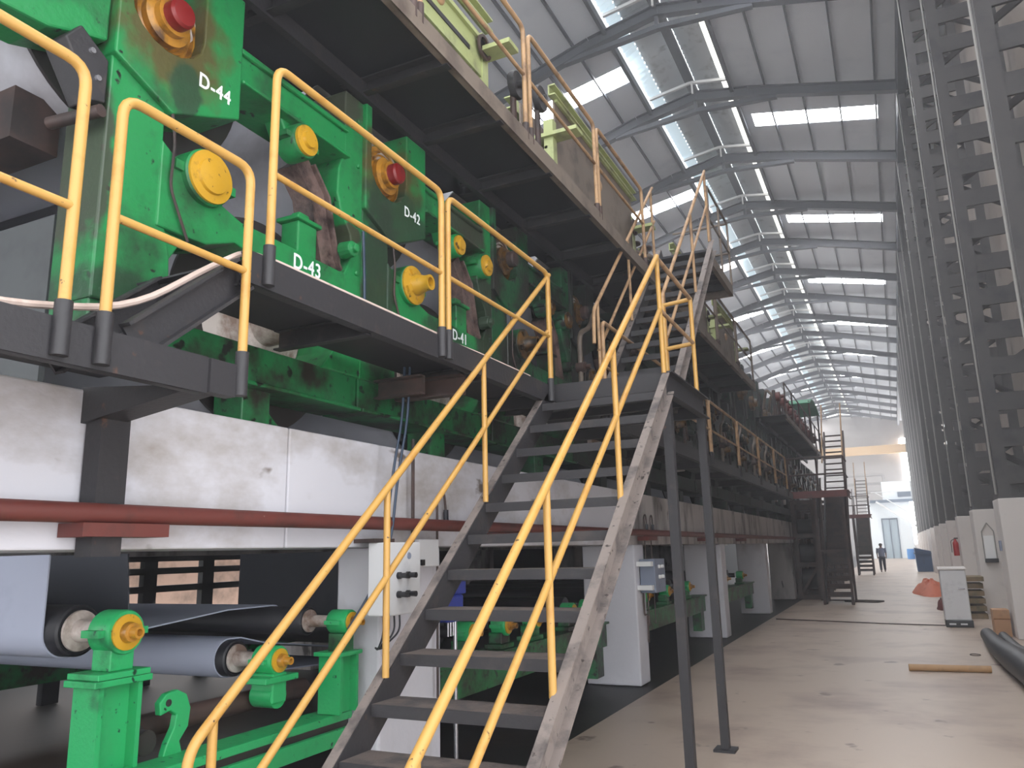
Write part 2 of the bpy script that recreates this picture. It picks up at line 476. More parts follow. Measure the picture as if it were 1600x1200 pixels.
# purlins along the hall
pu = MB()
for x in [-2.5, -1.3, -0.1, 1.1, -7.9, -9.1, -10.3, -11.4]:
    z = roof_z(x) - 0.07
    pu.beam((x, YF, z), (x, YE, z), 0.06, 0.14)
for x in (VR + 0.06, VL - 0.06):
    z = roof_z(x) - 0.1
    pu.beam((x, YF, z), (x, YE, z), 0.12, 0.3)
struct('trim_2', pu, 'truss')
# ridge ventilator: pale side strips, two corrugated curved sheets, ridge beam
def corr(mb, x0, x1, zf, y0, y1, pitch, amp, cols=4):
    ny = int((y1 - y0) / (pitch / 4))
    vs, fs = [], []
    for j in range(ny + 1):
        y = y0 + (y1 - y0) * j / ny
        a = amp * math.sin(2 * math.pi * (y - y0) / pitch)
        for i in range(cols + 1):
            x = x0 + (x1 - x0) * i / cols
            vs.append((x, y, zf(x) + a))
    for j in range(ny):
        for i in range(cols):
            k = j * (cols + 1) + i
            fs.append((k, k + 1, k + cols + 2, k + cols + 1))
    mb.add(vs, fs)
vent = MB()
fz = lambda x: 19.25 - 0.22 * ((x + 5.15) / 1.1) ** 2
corr(vent, -6.32, -5.28, fz, 8, 113, 0.30, 0.06, 6)
corr(vent, -5.02, -4.05, fz, 8, 113, 0.30, 0.06, 6)
struct('ceiling_1', vent, 'vent_sheet', smooth=True)
ls = MB()
corr(ls, -6.72, -6.30, lambda x: 18.72 + 0.5 * (x + 6.72), 8, 113, 0.3, 0.06, 2)
struct('window_80', ls, 'skylight_blue')
rs = MB()
slope = lambda x: 19.0 - 0.9 * (x + 4.06)
corr(rs, -4.06, -3.74, slope, 8, 113, 0.3, 0.01, 1)
struct('window_81', rs, mat('daylit_cream_sheet', rgb(235, 232, 215), 0.5, emit=(1.0, 0.97, 0.88, 1), emit_s=1.6))
struct('trim_3', MB().box(-5.3, -5.0, 6, 113, 18.9, 19.1), 'truss')

def rafter(y):
    """one roof frame: deep I rafter following both slopes with a raised lens truss at the ridge"""
    mb = MB()
    pts = [(LX, roof_z(LX) - 0.75), (VL - 0.6, roof_z(VL) - 0.42), (RDX, RDZ - 0.32), (VR + 0.6, roof_z(VR) - 0.42), (EX, roof_z(EX) - 0.55)]
    for i in range(4):
        a, b = pts[i], pts[i + 1]
        mb.ibeam((a[0], y, a[1]), (b[0], y, b[1]), 0.26, 0.36, 0.03)
    low = [(VL - 1.5, roof_z(VL - 1.5) - 0.55), (RDX, RDZ - 0.92), (VR + 1.6, roof_z(VR + 1.6) - 0.55)]
    mb.beam((low[0][0], y, low[0][1]), (low[1][0], y, low[1][1]), 0.2, 0.16)
    mb.beam((low[1][0], y, low[1][1]), (low[2][0], y, low[2][1]), 0.2, 0.16)
    mb.beam((RDX, y, RDZ - 0.9), (RDX, y, RDZ - 0.3), 0.12, 0.12, up=(0, 1, 0))
    return mb
NR = []
ry = [16.5 + BAY * k for k in range(-2, 18)]
for i, y in enumerate(ry):
    if y > YE: break
    if i == 0:
        t0 = thing('roof_rafter', 'grey steel roof frame', 'roof frame', (RDX, y, 16.6), 'grey steel roof frames across the hall')
        rafter(y).build('rafter', 'truss', t0)
        mb = MB()
        mb.beam((-6.7, y - .4, 18.62), (-5.1, y - .4, 18.86), 0.10, 0.10)
        mb.beam((-5.1, y - .4, 18.86), (-3.75, y - .4, 18.62), 0.10, 0.10)
        mb.beam((-5.05, y - .4, 18.4), (-5.05, y - .4, 18.86), 0.06, 0.06, up=(0, 1, 0))
        mb.build('ventilator_strut', 'strut', t0)
        t = t0
    else:
        t = dup(t0, (0, y - ry[0], 0), '')
    t['label'] = '%s grey steel roof frame from the camera, crossing under the ridge ventilator' % ORD[min(i, 19)]

# right side: whitewashed plinths carrying laced columns, cladding behind
def laced(x0, x1, y, z0, z1, pitch=0.67):
    mb = MB()
    for yy in (y, y + 0.55):
        for x in (x0 + 0.1, x1 - 0.1):
            mb.beam((x, yy, z0), (x, yy, z1), 0.07 if yy > y else 0.2, 0.09 if yy > y else 0.1, up=(0, 1, 0))
        k = 0
        z = z0 + 0.25
        while z < z1:
            if yy == y: mb.box(x0 + 0.05, x1 - 0.05, yy - 0.03, yy + 0.02, z, z + 0.33)
            else:
                zz = z + pitch
                mb.beam((x0 + 0.1, yy, z), (x1 - 0.1, yy, zz), 0.06, 0.1) if k % 2 else mb.beam((x1 - 0.1, yy, z), (x0 + 0.1, yy, zz), 0.06, 0.1)
            z += pitch; k += 1
    return mb
cols = [16.5 + BAY * k for k in range(-2, 17)]
col0 = pl0 = None
for i, y in enumerate(cols):
    if y > 86: break
    if i == 0:
        pl0 = MB().box(1.7, 3.0, y, y + 0.85, 0, 2.42).build('column_plinth', 'wall_white', bevel=0.015)
        tag(pl0, '', 'plinth', 'whitewashed plinths under the laced columns')
        p = pl0
        col0 = thing('laced_column', '', 'column', (2.3, y, 2.42), 'laced steel columns along the right wall')
        laced(1.74, 2.95, y + 0.12, 2.42, 17.2).build('lattice', 'column', col0)
        MB().box(1.72, 2.97, y + 0.05, y + 0.8, 2.42, 2.5).build('base_plate', 'column', col0)
        MB().tube([(1.70, y + 0.12, 2.5), (1.70, y + 0.12, 17.0)], 0.018, 8).build('conduit', 'conduit', col0, smooth=True)
        c = col0
    else:
        p = dup(pl0, (0, y - cols[0], 0), '')
        c = dup(col0, (0, y - cols[0], 0), '')
    p['label'] = 'whitewashed plinth under the %s laced column from the camera on the right' % ORD[i]
    c['label'] = '%s grey laced steel column from the camera along the right wall' % ORD[i]
# cladding: solid near, with daylight bays further down the hall
wr = MB()
wr.box(3.1, 3.2, 4.0, 46.0, 0, 17.6)
wr.box(3.1, 3.2, 46.0, 113.0, 9.5, 17.6)
wr.box(3.1, 3.2, 46.0, 113.0, 0, 2.3)
for y in range(46, 113, 6):
    wr.box(3.1, 3.2, y, y + 1.2, 2.3, 9.5)
struct('wall_right', wr, 'beige_wall')
struct('trim_4', MB().box(2.6, 3.1, 9, 113, 0, 2.3), 'wall_white')
struct('trim_5', MB().box(1.72, 1.98, 5.6, 113, 16.6, 17.3), 'truss')
# left wall far beyond the machine, an open daylight band in it
wl = MB()
wl.box(-12.2, -12.0, -6, 62, 3.4, 17.6)
wl.box(-12.2, -12.0, -6, 62, -0.2, 0.6)
wl.box(-12.2, -12.0, -6, 7.5, 0.6, 3.4)
wl.box(-12.2, -12.0, 15.5, 62, 0.6, 3.4)
wl.box(-12.2, -12.0, 62, 113, 11.0, 17.6)  # bays below stay open, added to bring daylight to the far end
for y in range(62, 113, 6):
    wl.box(-12.2, -12.0, y, y + 0.6, 0, 11.0)
struct('wall_left', wl, 'beige_wall')
# far gable
gb = MB()
gb.prism([(-12.2, 0), (3.2, 0), (3.2, 17.5), (RDX, 18.9), (-12.2, 17.5)], 114.0, 114.3, 'y')
struct('wall_back', gb, 'end_wall')
struct('window_90', MB().box(1.75, 2.5, 113.9, 114.0, 1.5, 15.0), 'skylight')
tag(MB().box(-12, 3, 112.4, 113.0, 13.0, 14.1).build('crane_girder', 'cream_beam'), 'long cream girder crossing the hall in front of the far gable wall', 'girder')
hz = MB().box(-11.9, 3.05, -5.5, 113.5, 0.02, 17.0).build('haze', 'floor')
hm_ = bpy.data.materials.new('dusty_air'); hm_.use_nodes = True
nt_ = hm_.node_tree
nt_.nodes.remove(nt_.nodes['Principled BSDF'])
vs_ = nt_.nodes.new('ShaderNodeVolumeScatter')
vs_.inputs['Density'].default_value = 0.0045
vs_.inputs['Color'].default_value = (0.95, 0.95, 1.0, 1)
vs_.inputs['Anisotropy'].default_value = 0.3
nt_.links.new(vs_.outputs[0], nt_.nodes['Material Output'].inputs['Volume'])
hz.data.materials[0] = hm_
tag(hz, 'thin dusty haze filling the hall', 'haze', kind='stuff')
#MARK_FOUNDATION
# ------------------------------------------------------------------ concrete foundation of the machine
FX = -3.09
pil_y = [-1.2, 4.40, 10.06, 15.7, 21.4, 27.0, 32.7, 38.3]
fb = MB()
fb.box(FX - 0.75, FX, 3.48, 9.6, 1.75, 2.43)
b0 = fb.build('foundation_beam', mat('beam_whitewash', rgb(204, 203, 210), 0.85, dirt=rgb(156, 148, 142), amount=0.47, scale=1.5,
    stretch=(1, 0.55, 1.0), speck=rgb(112, 100, 92), speck_amount=0.66, speck_scale=3.4, bump=0.25, bump_scale=12), bevel=0.01)
tag(b0, 'whitewashed concrete beam between the vertical joint and the second pillar', 'beam')
tag(MB().box(FX - 0.75, FX, -3, 3.472, 1.75, 2.43).build('foundation_beam', b0.data.materials[0], bevel=0.01), 'whitewashed concrete beam at far left carrying the black bracket post', 'beam')
tag(MB().box(FX - 0.75, FX, 9.61, 44, 1.75, 2.43).build('foundation_beam', 'grimy_conc', bevel=0.01), 'grimy streaked concrete beam running away beyond the stair legs', 'beam')
fb2 = MB().box(-9.0, -8.3, -3, 44, 1.75, 2.43)
tag(fb2.build('foundation_beam', 'grimy_conc'), 'rear concrete beam seen in the dark under the machine', 'beam')
for i, y in enumerate(pil_y):
    wd = 0.77 if i == 1 else 0.42
    o = MB().box(FX - (0.36 if i == 1 else 0.73), FX - 0.005, y, y + wd, 0.0, 1.75).build('foundation_pillar', 'white_conc' if i < 5 else 'grimy_conc', bevel=0.02)
    tag(o, ['whitewashed concrete pillar out at the near end under the beam', 'broad whitewashed pillar behind the stair treads with the switch box',
            'whitewashed pillar right of the stair legs with the small grey box'][i] if i < 3 else
        '%s whitewashed pillar along the front of the machine foundation' % ORD[i], 'pillar', 'whitewashed pillars under the machine')
for i, y in enumerate(pil_y):
    o = MB().box(-9.0, -8.35, y, y + 0.6, -0.01, 1.75).build('foundation_pillar', 'grimy_conc')
    tag(o, 'dark pillar of the rear foundation row, %s along the hall' % ORD[i], 'pillar', 'rear foundation pillars')

# ------------------------------------------------------------------ green dryer frames (one module = 2 m)
MX = -3.15
def text_mesh(body, size, y, z, x, m, parent, bold=0.012, sx=0.8, shear=0.0):
    cu = bpy.data.curves.new('marking', 'FONT')
    cu.body = body; cu.size = size; cu.extrude = 0.0015; cu.offset = bold
    cu.space_character = 1.12; cu.align_x = 'CENTER'; cu.align_y = 'CENTER'
    tmp = bpy.data.objects.new('marking_tmp', cu)
    COL.objects.link(tmp)
    bpy.context.view_layer.update()
    me = bpy.data.meshes.new_from_object(tmp.evaluated_get(bpy.context.evaluated_depsgraph_get()))
    bpy.data.objects.remove(tmp)
    base = Vector(parent['_o'])
    for v in me.vertices:
        v.co = Vector((x + v.co.z, y + v.co.x * sx, z + v.co.y + shear * v.co.x)) - base
    me.materials.clear(); me.materials.append(M[m])
    o = bpy.data.objects.new('lettering', me)
    COL.objects.link(o); o.parent = parent
    return o

def housing(mb, y, z, r, x0, x1):
    """split bearing housing: ring body with two bolt ears"""
    mb.lathe((x0, y, z), [(0, r * 0.9), (0.01, r), (x1 - x0 - 0.01, r), (x1 - x0, r * 0.94)], 28)
    mb.box(x0 + 0.01, x1 - 0.02, y - r * 1.32, y + r * 1.32, z - r * 0.16, z + r * 0.16)
def seat_poly(y0):
    """block with the open U seat that carries the upper cylinder bearing"""
    pts = [(y0 - 0.02, 4.10), (y0 + 0.33, 3.95), (y0 + 0.78, 4.15), (y0 + 0.78, 4.92), (y0 + 0.50, 4.92), (y0 + 0.50, 4.5)]
    for k in range(0, 9):
        a = math.pi * k / 8
        pts.append((y0 + 0.275 + 0.225 * math.cos(a), 4.47 - 0.19 * math.sin(a)))
    pts += [(y0 + 0.05, 4.92), (y0 - 0.02, 4.92)]
    return pts

def dryer_module(y0, first):
    t = thing('dryer_section', '', 'machine frame', (MX, y0, 2.43), 'green dryer frames in a row on the foundation beam')
    f = MB()
    xb = MX - 0.30
    # left half column, widening towards the foot
    f.prism([(y0 - 0.01, 2.87), (y0 + 0.42, 2.87), (y0 + 0.40, 3.2), (y0 + 0.33, 3.45), (y0 + 0.31, 3.97), (y0 - 0.01, 4.12)], xb, MX)
    # seat block
    f.prism(seat_poly(y0), xb, MX + 0.035)
    # lower beam with the thickened shoulder at the column
    f.prism([(y0 + 0.30, 3.33), (y0 + 0.62, 3.34), (y0 + 0.82, 3.42), (y0 + 1.2, 3.36), (y0 + 1.80, 3.33), (y0 + 1.80, 3.555),
             (y0 + 1.2, 3.56), (y0 + 0.86, 3.56), (y0 + 0.66, 3.62), (y0 + 0.42, 3.72), (y0 + 0.30, 3.80)], xb, MX + 0.01)
    # bottom ledge of lower beam at walkway level
    f.prism([(y0 + 0.3, 3.0), (y0 + 0.5, 3.33), (y0 + 0.3, 3.34)], xb, MX - 0.02)
    # upper beam with two ledges
    f.box(xb, MX, y0 + 0.78, y0 + 1.79, 4.40, 4.62)
    f.box(MX, MX + 0.03, y0 + 0.78, y0 + 1.79, 4.585, 4.62)
    f.box(MX - 0.3, MX + 0.05, y0 + 0.78, y0 + 1.79, 4.385, 4.41)
    # right half column with the curved bulge
    f.prism([(y0 + 1.99, 2.87), (y0 + 1.99, 4.92), (y0 + 1.78, 4.92), (y0 + 1.78, 4.45), (y0 + 1.72, 4.30), (y0 + 1.71, 4.12), (y0 + 1.76, 3.99),
             (y0 + 1.86, 3.86), (y0 + 1.90, 3.75), (y0 + 1.80, 3.56), (y0 + 1.78, 3.33), (y0 + 1.70, 3.0), (y0 + 1.60, 2.87)], xb, MX)
    # bearing seat bulges for the small rolls
    f.prism([(y0 + 1.16, 4.40), (y0 + 1.22, 4.30), (y0 + 1.40, 4.30), (y0 + 1.46, 4.40)], MX - 0.16, MX - 0.02)
    # stub post with crown
    f.box(MX - 0.16, MX - 0.02, y0 + 1.36, y0 + 1.54, 3.55, 3.78)
    f.box(MX - 0.18, MX, y0 + 1.33, y0 + 1.57, 3.78, 3.81)
    f.box(MX - 0.12, MX - 0.05, y0 + 1.40, y0 + 1.50, 3.81, 3.86)
    # small boss on the bulged column
    f.lathe((MX - 0.02, y0 + 1.80, 3.72), [(0, 0.06), (0.1, 0.055), (0.1, 0.03), (0.13, 0.03)], 14)
    for z in (3.1, 3.6, 3.95, 4.4, 4.75):
        f.lathe((MX - 0.005, y0 + 1.93, z), [(0, 0.022), (0.02, 0.02)], 6)
    f.build('frame', 'green_frame' if first == 0 else 'green_frame_oily', t, bevel=0.012)
    g = MB()
    # lower sole frame between walkway and foundation beam
    g.box(MX - 0.3, MX - 0.02, y0, y0 + 1.98, 2.66, 2.88)
    g.box(MX - 0.32, MX + 0.03, y0, y0 + 1.98, 2.64, 2.665)
    for a, b in ((1.0, 1.22),):
        g.box(MX - 0.28, MX - 0.06, y0 + a, y0 + b, 2.43, 2.65)
    g.prism([(y0 + 1.22, 2.43), (y0 + 1.50, 2.43), (y0 + 1.22, 2.65)], MX - 0.2, MX - 0.18)
    g.build('sole_frame', 'green_oily', t, bevel=0.008)
    # upper cylinder bearing: stacked brass rings and a red cap
    h = MB().lathe((MX - 0.33, y0 + 0.29, 4.485), [(0, 0.235), (0.285, 0.235), (0.29, 0.20), (0.26, 0.195), (0.265, 0.165), (0.30, 0.17), (0.27, 0.15), (0.285, 0.135), (0.33, 0.14), (0.34, 0.10), (0.38, 0.10)], 36)
    hb = h.build('bearing_cover', 'gold', t, smooth=True)
    MB().lathe((MX + 0.03, y0 + 0.29, 4.485), [(0, 0.078), (0.075, 0.078), (0.09, 0.066), (0.095, 0.03)], 24).build('end_cap', 'red_cap', hb, smooth=True)
    # big round housing above the lower beam
    hm = MB(); housing(hm, y0 + 0.58, 3.70, 0.155, MX - 0.1, MX + 0.05)
    hh = hm.build('bearing_housing', 'green', t, smooth=True)
    if first % 2 == 0:
        cv = MB().lathe((MX + 0.045, y0 + 0.58, 3.70), [(0, 0.145), (0.02, 0.145), (0.025, 0.10), (0.04, 0.095), (0.05, 0.04)], 32)
    else:
        cv = MB().lathe((MX + 0.045, y0 + 0.58, 3.70), [(0, 0.15), (0.015, 0.15), (0.03, 0.085), (0.10, 0.065), (0.11, 0.06), (0.16, 0.06), (0.16, 0.04), (0.1, 0.04)], 32)
        for k in range(4):
            a = k * math.pi / 2 + 0.5
            cv.beam((MX + 0.07, y0 + 0.58, 3.70), (MX + 0.07, y0 + 0.58 + 0.13 * math.cos(a), 3.70 + 0.13 * math.sin(a)), 0.05, 0.03, up=(1, 0, 0))
    cv.build('cover', 'yellow_cap', hh, smooth=True)
    # felt roll bearing under the upper beam
    for yy, zz, rr in (((y0 + 1.31, 4.275, 0.115),) if first == 0 else ((y0 + 1.27, 4.27, 0.10), (y0 + 1.77, 4.25, 0.115))):
        hm = MB(); housing(hm, yy, zz, rr, MX - 0.1, MX + 0.06)
        hh = hm.build('bearing_housing', 'green', t, smooth=True)
        MB().lathe((MX + 0.055, yy, zz), [(0, rr * 0.85), (0.025, rr * 0.85), (0.03, rr * 0.5), (0.05, rr * 0.45)], 24).build('cover', 'yellow_cap', hh, smooth=True)
    # greasy drive belt guard hanging from the felt roll
    gd = MB()
    path = [(y0 + 1.42, 4.22), (y0 + 1.58, 4.05), (y0 + 1.63, 3.85), (y0 + 1.70, 3.62), (y0 + 1.78, 3.52)]
    gd.sheet(path, MX - 0.22, MX - 0.06, 0.14)
    gd.sheet([(a + 0.09, b + 0.01) for a, b in path], MX - 0.2, MX - 0.03, 0.02)
    gd.build('belt_guard', 'felt_brown', t, smooth=True)
    # thin grease line
    gl = MB().tube(bend([(MX + 0.02, y0 + 0.33, 4.02), (MX + 0.03, y0 + 0.36, 3.8), (MX + 0.03, y0 + 0.35, 3.55), (MX + 0.03, y0 + 0.48, 3.30)], 0.05), 0.008, 6)
    gl.build('grease_line', 'brown_steel', t)
    return t

CX = MX - 0.35
def cylinder(y, z, r, length, label, group):
    t = thing('drying_cylinder', label, 'cylinder', (CX, y, z - r), group)
    MB().lathe((CX, y, z), [(0, r - 0.01), (-0.02, r), (-length, r)], 56).build('shell', 'drum', t, smooth=True)
    hd = MB().lathe((CX + 0.005, y, z), [(0.0, r - 0.03), (0.02, r - 0.03), (0.02, r - 0.07), (-0.0, r - 0.09), (0.01, r - 0.2), (0.03, r - 0.22),
                    (0.05, r * 0.42), (0.09, r * 0.38), (0.10, r * 0.22), (0.30, r * 0.2)], 48)
    for k in range(12):
        a = k * math.pi / 6
        hd.lathe((CX + 0.04, y + (r * 0.6) * math.cos(a), z + r * 0.6 * math.sin(a)), [(0, 0.025), (0.04, 0.025)], 6)
    h = hd.build('head', 'head', t, smooth=True)
    MB().lathe((CX + 0.012, y, z), [(0.0, r + 0.012), (0.02, r + 0.012), (0.02, r - 0.02)], 56).build('rim', 'rim', h, smooth=True)
    return t

P0 = 2.22
NMOD = 20
mod = None; modb = None
cu0 = cl0 = None
for k in range(NMOD):
    y0 = P0 + 2.0 * k
    if k == 0: t = mod = dryer_module(y0, 0)
    elif k == 1: t = modb = dryer_module(y0, 1)
    else: t = dup(modb, (0, 2.0 * (k - 1), 0), '')
    t['label'] = {0: 'bright green dryer frame marked D-44 and D-43, nearest the camera',
                  1: 'green dryer frame marked D-42 and D-41, next along the walkway'}.get(k, '%s green dryer frame from the camera, unmarked, colour darkened for grime and shade' % ORD[k])
    if k == 0:
        cu0 = cylinder(y0 + 0.36, 4.57, 0.72, 4.6, '', 'upper row of drying cylinders')
        cl0 = cylinder(y0 + 1.36, 3.13, 0.67, 4.6, '', 'lower row of drying cylinders')
        a, b = cu0, cl0
    else:
        a = dup(cu0, (0, 2.0 * k, 0), ''); b = dup(cl0, (0, 2.0 * k, 0), '')
    a['label'] = 'upper drying cylinder behind the %s red capped bearing from the camera' % ORD[k]
    b['label'] = '%s lower drying cylinder along the machine, below walkway level' % ORD[k]
    if k >= 2:  # frames further in get darker colours: shade with distance plus grime
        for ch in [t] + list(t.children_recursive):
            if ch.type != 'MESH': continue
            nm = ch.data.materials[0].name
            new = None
            if 'green' in nm: new = M['green_grimy_shaded'] if k == 2 else M['green_dark_shaded']
            elif 'yellow' in nm or 'brass' in nm: new = M['cap_grimy_shaded']
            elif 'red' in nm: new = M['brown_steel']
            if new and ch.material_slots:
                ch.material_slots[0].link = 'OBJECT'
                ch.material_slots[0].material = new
# lettering on the two marked frames (added after the copies are made)
text_mesh('D-44', 0.118, P0 + 0.59, 4.235, MX + 0.037, 'letter', mod, 0.002, 0.86)
text_mesh('D-43', 0.135, P0 + 1.42, 3.475, MX + 0.012, 'letter', mod, 0.002, 0.86)
text_mesh('D-42', 0.115, P0 + 2.58, 4.27, MX + 0.037, 'letter', modb, 0.001, 0.86)
text_mesh('D-41', 0.13, P0 + 3.36, 3.48, MX + 0.012, 'letter', modb, 0.001, 0.86)

# arm of the frame reaching back from the first seat, with its bolted bracket
e = thing('frame_end_arm', 'green end arm of the first frame with a black bolted bracket at upper left', 'machine frame', (MX, 1.2, 3.95))
MB().prism([(0.4, 4.35), (1.6, 4.02), (1.9, 4.05), (2.19, 4.16), (2.19, 4.92), (0.4, 4.92)], MX - 0.3, MX - 0.01).build('arm', 'green', e, bevel=0.012)
br = MB().prism([(2.02, 4.12), (2.17, 4.02), (2.17, 3.80), (2.10, 3.78), (1.95, 4.02)], MX - 0.12, MX + 0.04).build('bracket', 'black', e, bevel=0.008)
for yy, zz in ((2.08, 4.02), (2.12, 3.90)):
    MB().lathe((MX + 0.04, yy, zz), [(0, 0.016), (0.012, 0.014)], 10).build('bolt', 'chrome', br)
MB().tube([(MX - 0.25, 2.10, 3.74), (MX + 0.06, 2.14, 3.74)], 0.03, 12).build('pin', 'brown_steel', e, smooth=True)

# inside of the machine beyond the first frame: dark drum, press beam, roll
o = MB().box(-8.0, -3.60, 2.30, 2.33, 2.5, 3.40).build('guard_panel', mat('dark_grey_guard', rgb(112, 116, 118), 0.5, dirt=rgb(92, 94, 96)))
tag(o, 'dark grey guard panel inside the machine beyond the left railing', 'panel')
o = MB().box(-8.0, -3.6, 2.04, 2.28, 3.70, 3.97).build('cross_beam', 'brown_steel')
tag(o, 'rusty brown cross beam inside the machine at far left', 'beam')
# rear side frames: same casting on the drive side, in the dark
rear0 = None
for k in range(0, 12):
    y0 = P0 + 2.0 * k
    if k == 0:
        rear0 = MB()
        rear0.prism(seat_poly(y0), -8.6, -8.3)
        rear0.box(-8.6, -8.3, y0, y0 + 0.4, 2.43, 4.1)
        rear0.box(-8.6, -8.3, y0, y0 + 2, 3.33, 3.56)
        rear0.box(-8.6, -8.3, y0, y0 + 2, 2.66, 2.88)
        rear0.box(-8.6, -8.3, y0, y0 + 2, 4.4, 4.62)
        rear0 = rear0.build('drive_side_frame', 'green_oily'); t = rear0
        tag(t, '', 'machine frame', 'drive side frames in the dark behind the cylinders')
    else:
        t = dup(rear0, (0, 2.0 * k, 0), '')
    t['label'] = 'drive side frame in the dark behind the %s pair of cylinders' % ORD[k]
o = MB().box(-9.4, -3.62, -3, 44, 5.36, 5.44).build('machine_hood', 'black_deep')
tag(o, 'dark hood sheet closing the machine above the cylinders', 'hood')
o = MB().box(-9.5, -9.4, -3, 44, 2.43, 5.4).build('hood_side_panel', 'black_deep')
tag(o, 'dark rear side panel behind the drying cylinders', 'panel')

#MARK_WALKWAY
# ------------------------------------------------------------------ walkways
wk = thing('walkway', 'black steel walkway along the lettered frames left of the stair landing', 'walkway', (-2.8, 2.5, 2.89))
MB().chan((-2.45, 2.45, 2.965), (-2.45, 5.95, 2.965), 0.06, 0.15, 0.012, -1).build('edge_channel', 'black', wk)
MB().box(-3.12, -2.46, 2.45, 7.3, 2.985, 3.0).build('deck_plate', 'deck', wk)
for y in (2.47, 3.4, 4.75, 5.9):
    MB().chan((-3.12, y, 2.93), (-2.47, y, 2.93), 0.05, 0.12, 0.01, 1).build('joist', 'black', wk)
MB().chan((-3.09, 4.35, 2.80), (-2.72, 4.35, 2.80), 0.06, 0.13, 0.012, 1).build('bracket_arm', 'brown_steel', wk)
MB().chan((-3.09, 4.62, 2.83), (-2.56, 4.62, 2.83), 0.08, 0.14, 0.012, 1).build('bracket_arm', 'brown_steel', wk)
hose = MB().tube(bend([(-2.54, 0.6, 2.52), (-2.54, 1.45, 2.525), (-2.54, 1.95, 2.64), (-2.52, 2.3, 2.92), (-2.50, 2.48, 3.05), (-2.47, 2.62, 3.05), (-2.47, 3.4, 3.052), (-2.47, 4.2, 3.052)], 0.2), 0.014, 8)
tag(hose.build('pale_hose', 'hose', smooth=True), 'pale pinkish hose lying along the black walkway edge and sagging left', 'hose')
hose = MB().tube(bend([(-2.50, 4.22, 3.05), (-2.47, 4.6, 3.05), (-2.47, 5.5, 3.05)], 0.2), 0.012, 8)
tag(hose.build('pale_hose', 'hose', smooth=True), 'pale hose lying on the walkway edge below the D-41 marking', 'hose')

def hoop(x, y0, y1, zb, zt, zm, sock=0.14, m='yellow', sm='black', label='', group='yellow hoop railings', mids=True):
    t = thing('railing', label, 'railing', (x, (y0 + y1) / 2, zb), group)
    MB().tube(bend([(x, y0, zb + sock * 0.5), (x, y0, zt), (x, y1, zt), (x, y1, zb + sock * 0.5)], 0.08), 0.0205, 12).build('hoop', m, t, smooth=True)
    MB().tube([(x, y0, zm), (x, y1, zm)], 0.0165, 10).build('mid_rail', m, t, smooth=True)
    for y in (y0, y1):
        MB().tube([(x, y, zb - 0.05), (x, y, zb + sock)], 0.029, 12).build('socket', sm, t, smooth=True)
    return t
hoop(-2.43, 2.56, 4.09, 2.95, 4.01, 3.45, label='yellow hoop railing in front of the D-43 marking')
hoop(-2.43, 4.17, 5.84, 2.95, 4.01, 3.45, label='yellow hoop railing in front of the D-41 marking, ending at the stair')
hoop(-2.43, 1.77, 2.425, 2.42, 3.41, 2.925, label='narrow yellow hoop railing left of the walkway step')
hoop(-2.43, 0.2, 1.615, 2.42, 3.44, 2.90, label='yellow railing at the left edge of the photo')

lp = thing('lower_platform', 'lower black platform at far left on a bracket from the concrete beam', 'platform', (-2.8, 1.2, 2.34))
MB().chan((-2.45, -0.2, 2.43), (-2.45, 2.26, 2.43), 0.05, 0.15, 0.012, -1).build('edge_channel', 'black', lp)
MB().box(-3.08, -2.46, -0.2, 2.24, 2.49, 2.505).build('deck_plate', 'deck', lp)
MB().box(-2.49, -2.43, 2.26, 2.40, 2.36, 2.50).build('end_block', 'black', lp)
MB().prism([(-3.2 + 0.1, 2.28), (-2.47, 2.36), (-2.47, 2.38), (-3.1, 2.44)], 2.18, 2.32, 'y').build('bracket_arm', 'black', lp)
MB().box(-3.08, -2.98, 2.20, 2.34, 1.72, 2.34).build('bracket_post', 'black', lp)
MB().chan((-2.50, 1.93, 2.50), (-2.50, 2.45, 2.93), 0.05, 0.15, 0.014, 1).build('step_stringer', 'black', lp)
MB().chan((-2.98, 1.93, 2.50), (-2.98, 2.45, 2.93), 0.05, 0.15, 0.012, 1).build('step_stringer', 'black', lp)

# landing of the stair
ld = thing('stair_landing', 'black steel landing on two tall legs between the two stair flights', 'landing', (-2, 6.5, 0))
MB().chan((-2.45, 5.95, 2.985), (-1.5, 5.95, 2.985), 0.06, 0.15, 0.012, -1).build('edge_channel', 'black', ld)
MB().chan((-1.5, 5.94, 2.96), (-1.5, 7.28, 2.96), 0.06, 0.20, 0.012, 1).build('edge_channel', 'black', ld)
MB().chan((-2.45, 7.28, 2.96), (-1.5, 7.28, 2.96), 0.06, 0.18, 0.012, 1).build('edge_channel', 'black', ld)
MB().box(-3.1, -1.5, 5.95, 7.3, 3.045, 3.06).build('deck_plate', 'deck', ld)
for y in (6.35, 6.8):
    MB().chan((-3.1, y, 2.97), (-1.52, y, 2.97), 0.05, 0.12, 0.01, 1).build('joist', 'black', ld)
for y in (5.99, 7.22):
    MB().box(-1.545, -1.475, y - 0.035, y + 0.035, 0.02, 2.86).build('leg', 'black', ld)
    MB().box(-1.6, -1.42, y - 0.09, y + 0.09, 0.0, 0.02).build('foot_plate', 'black', ld)

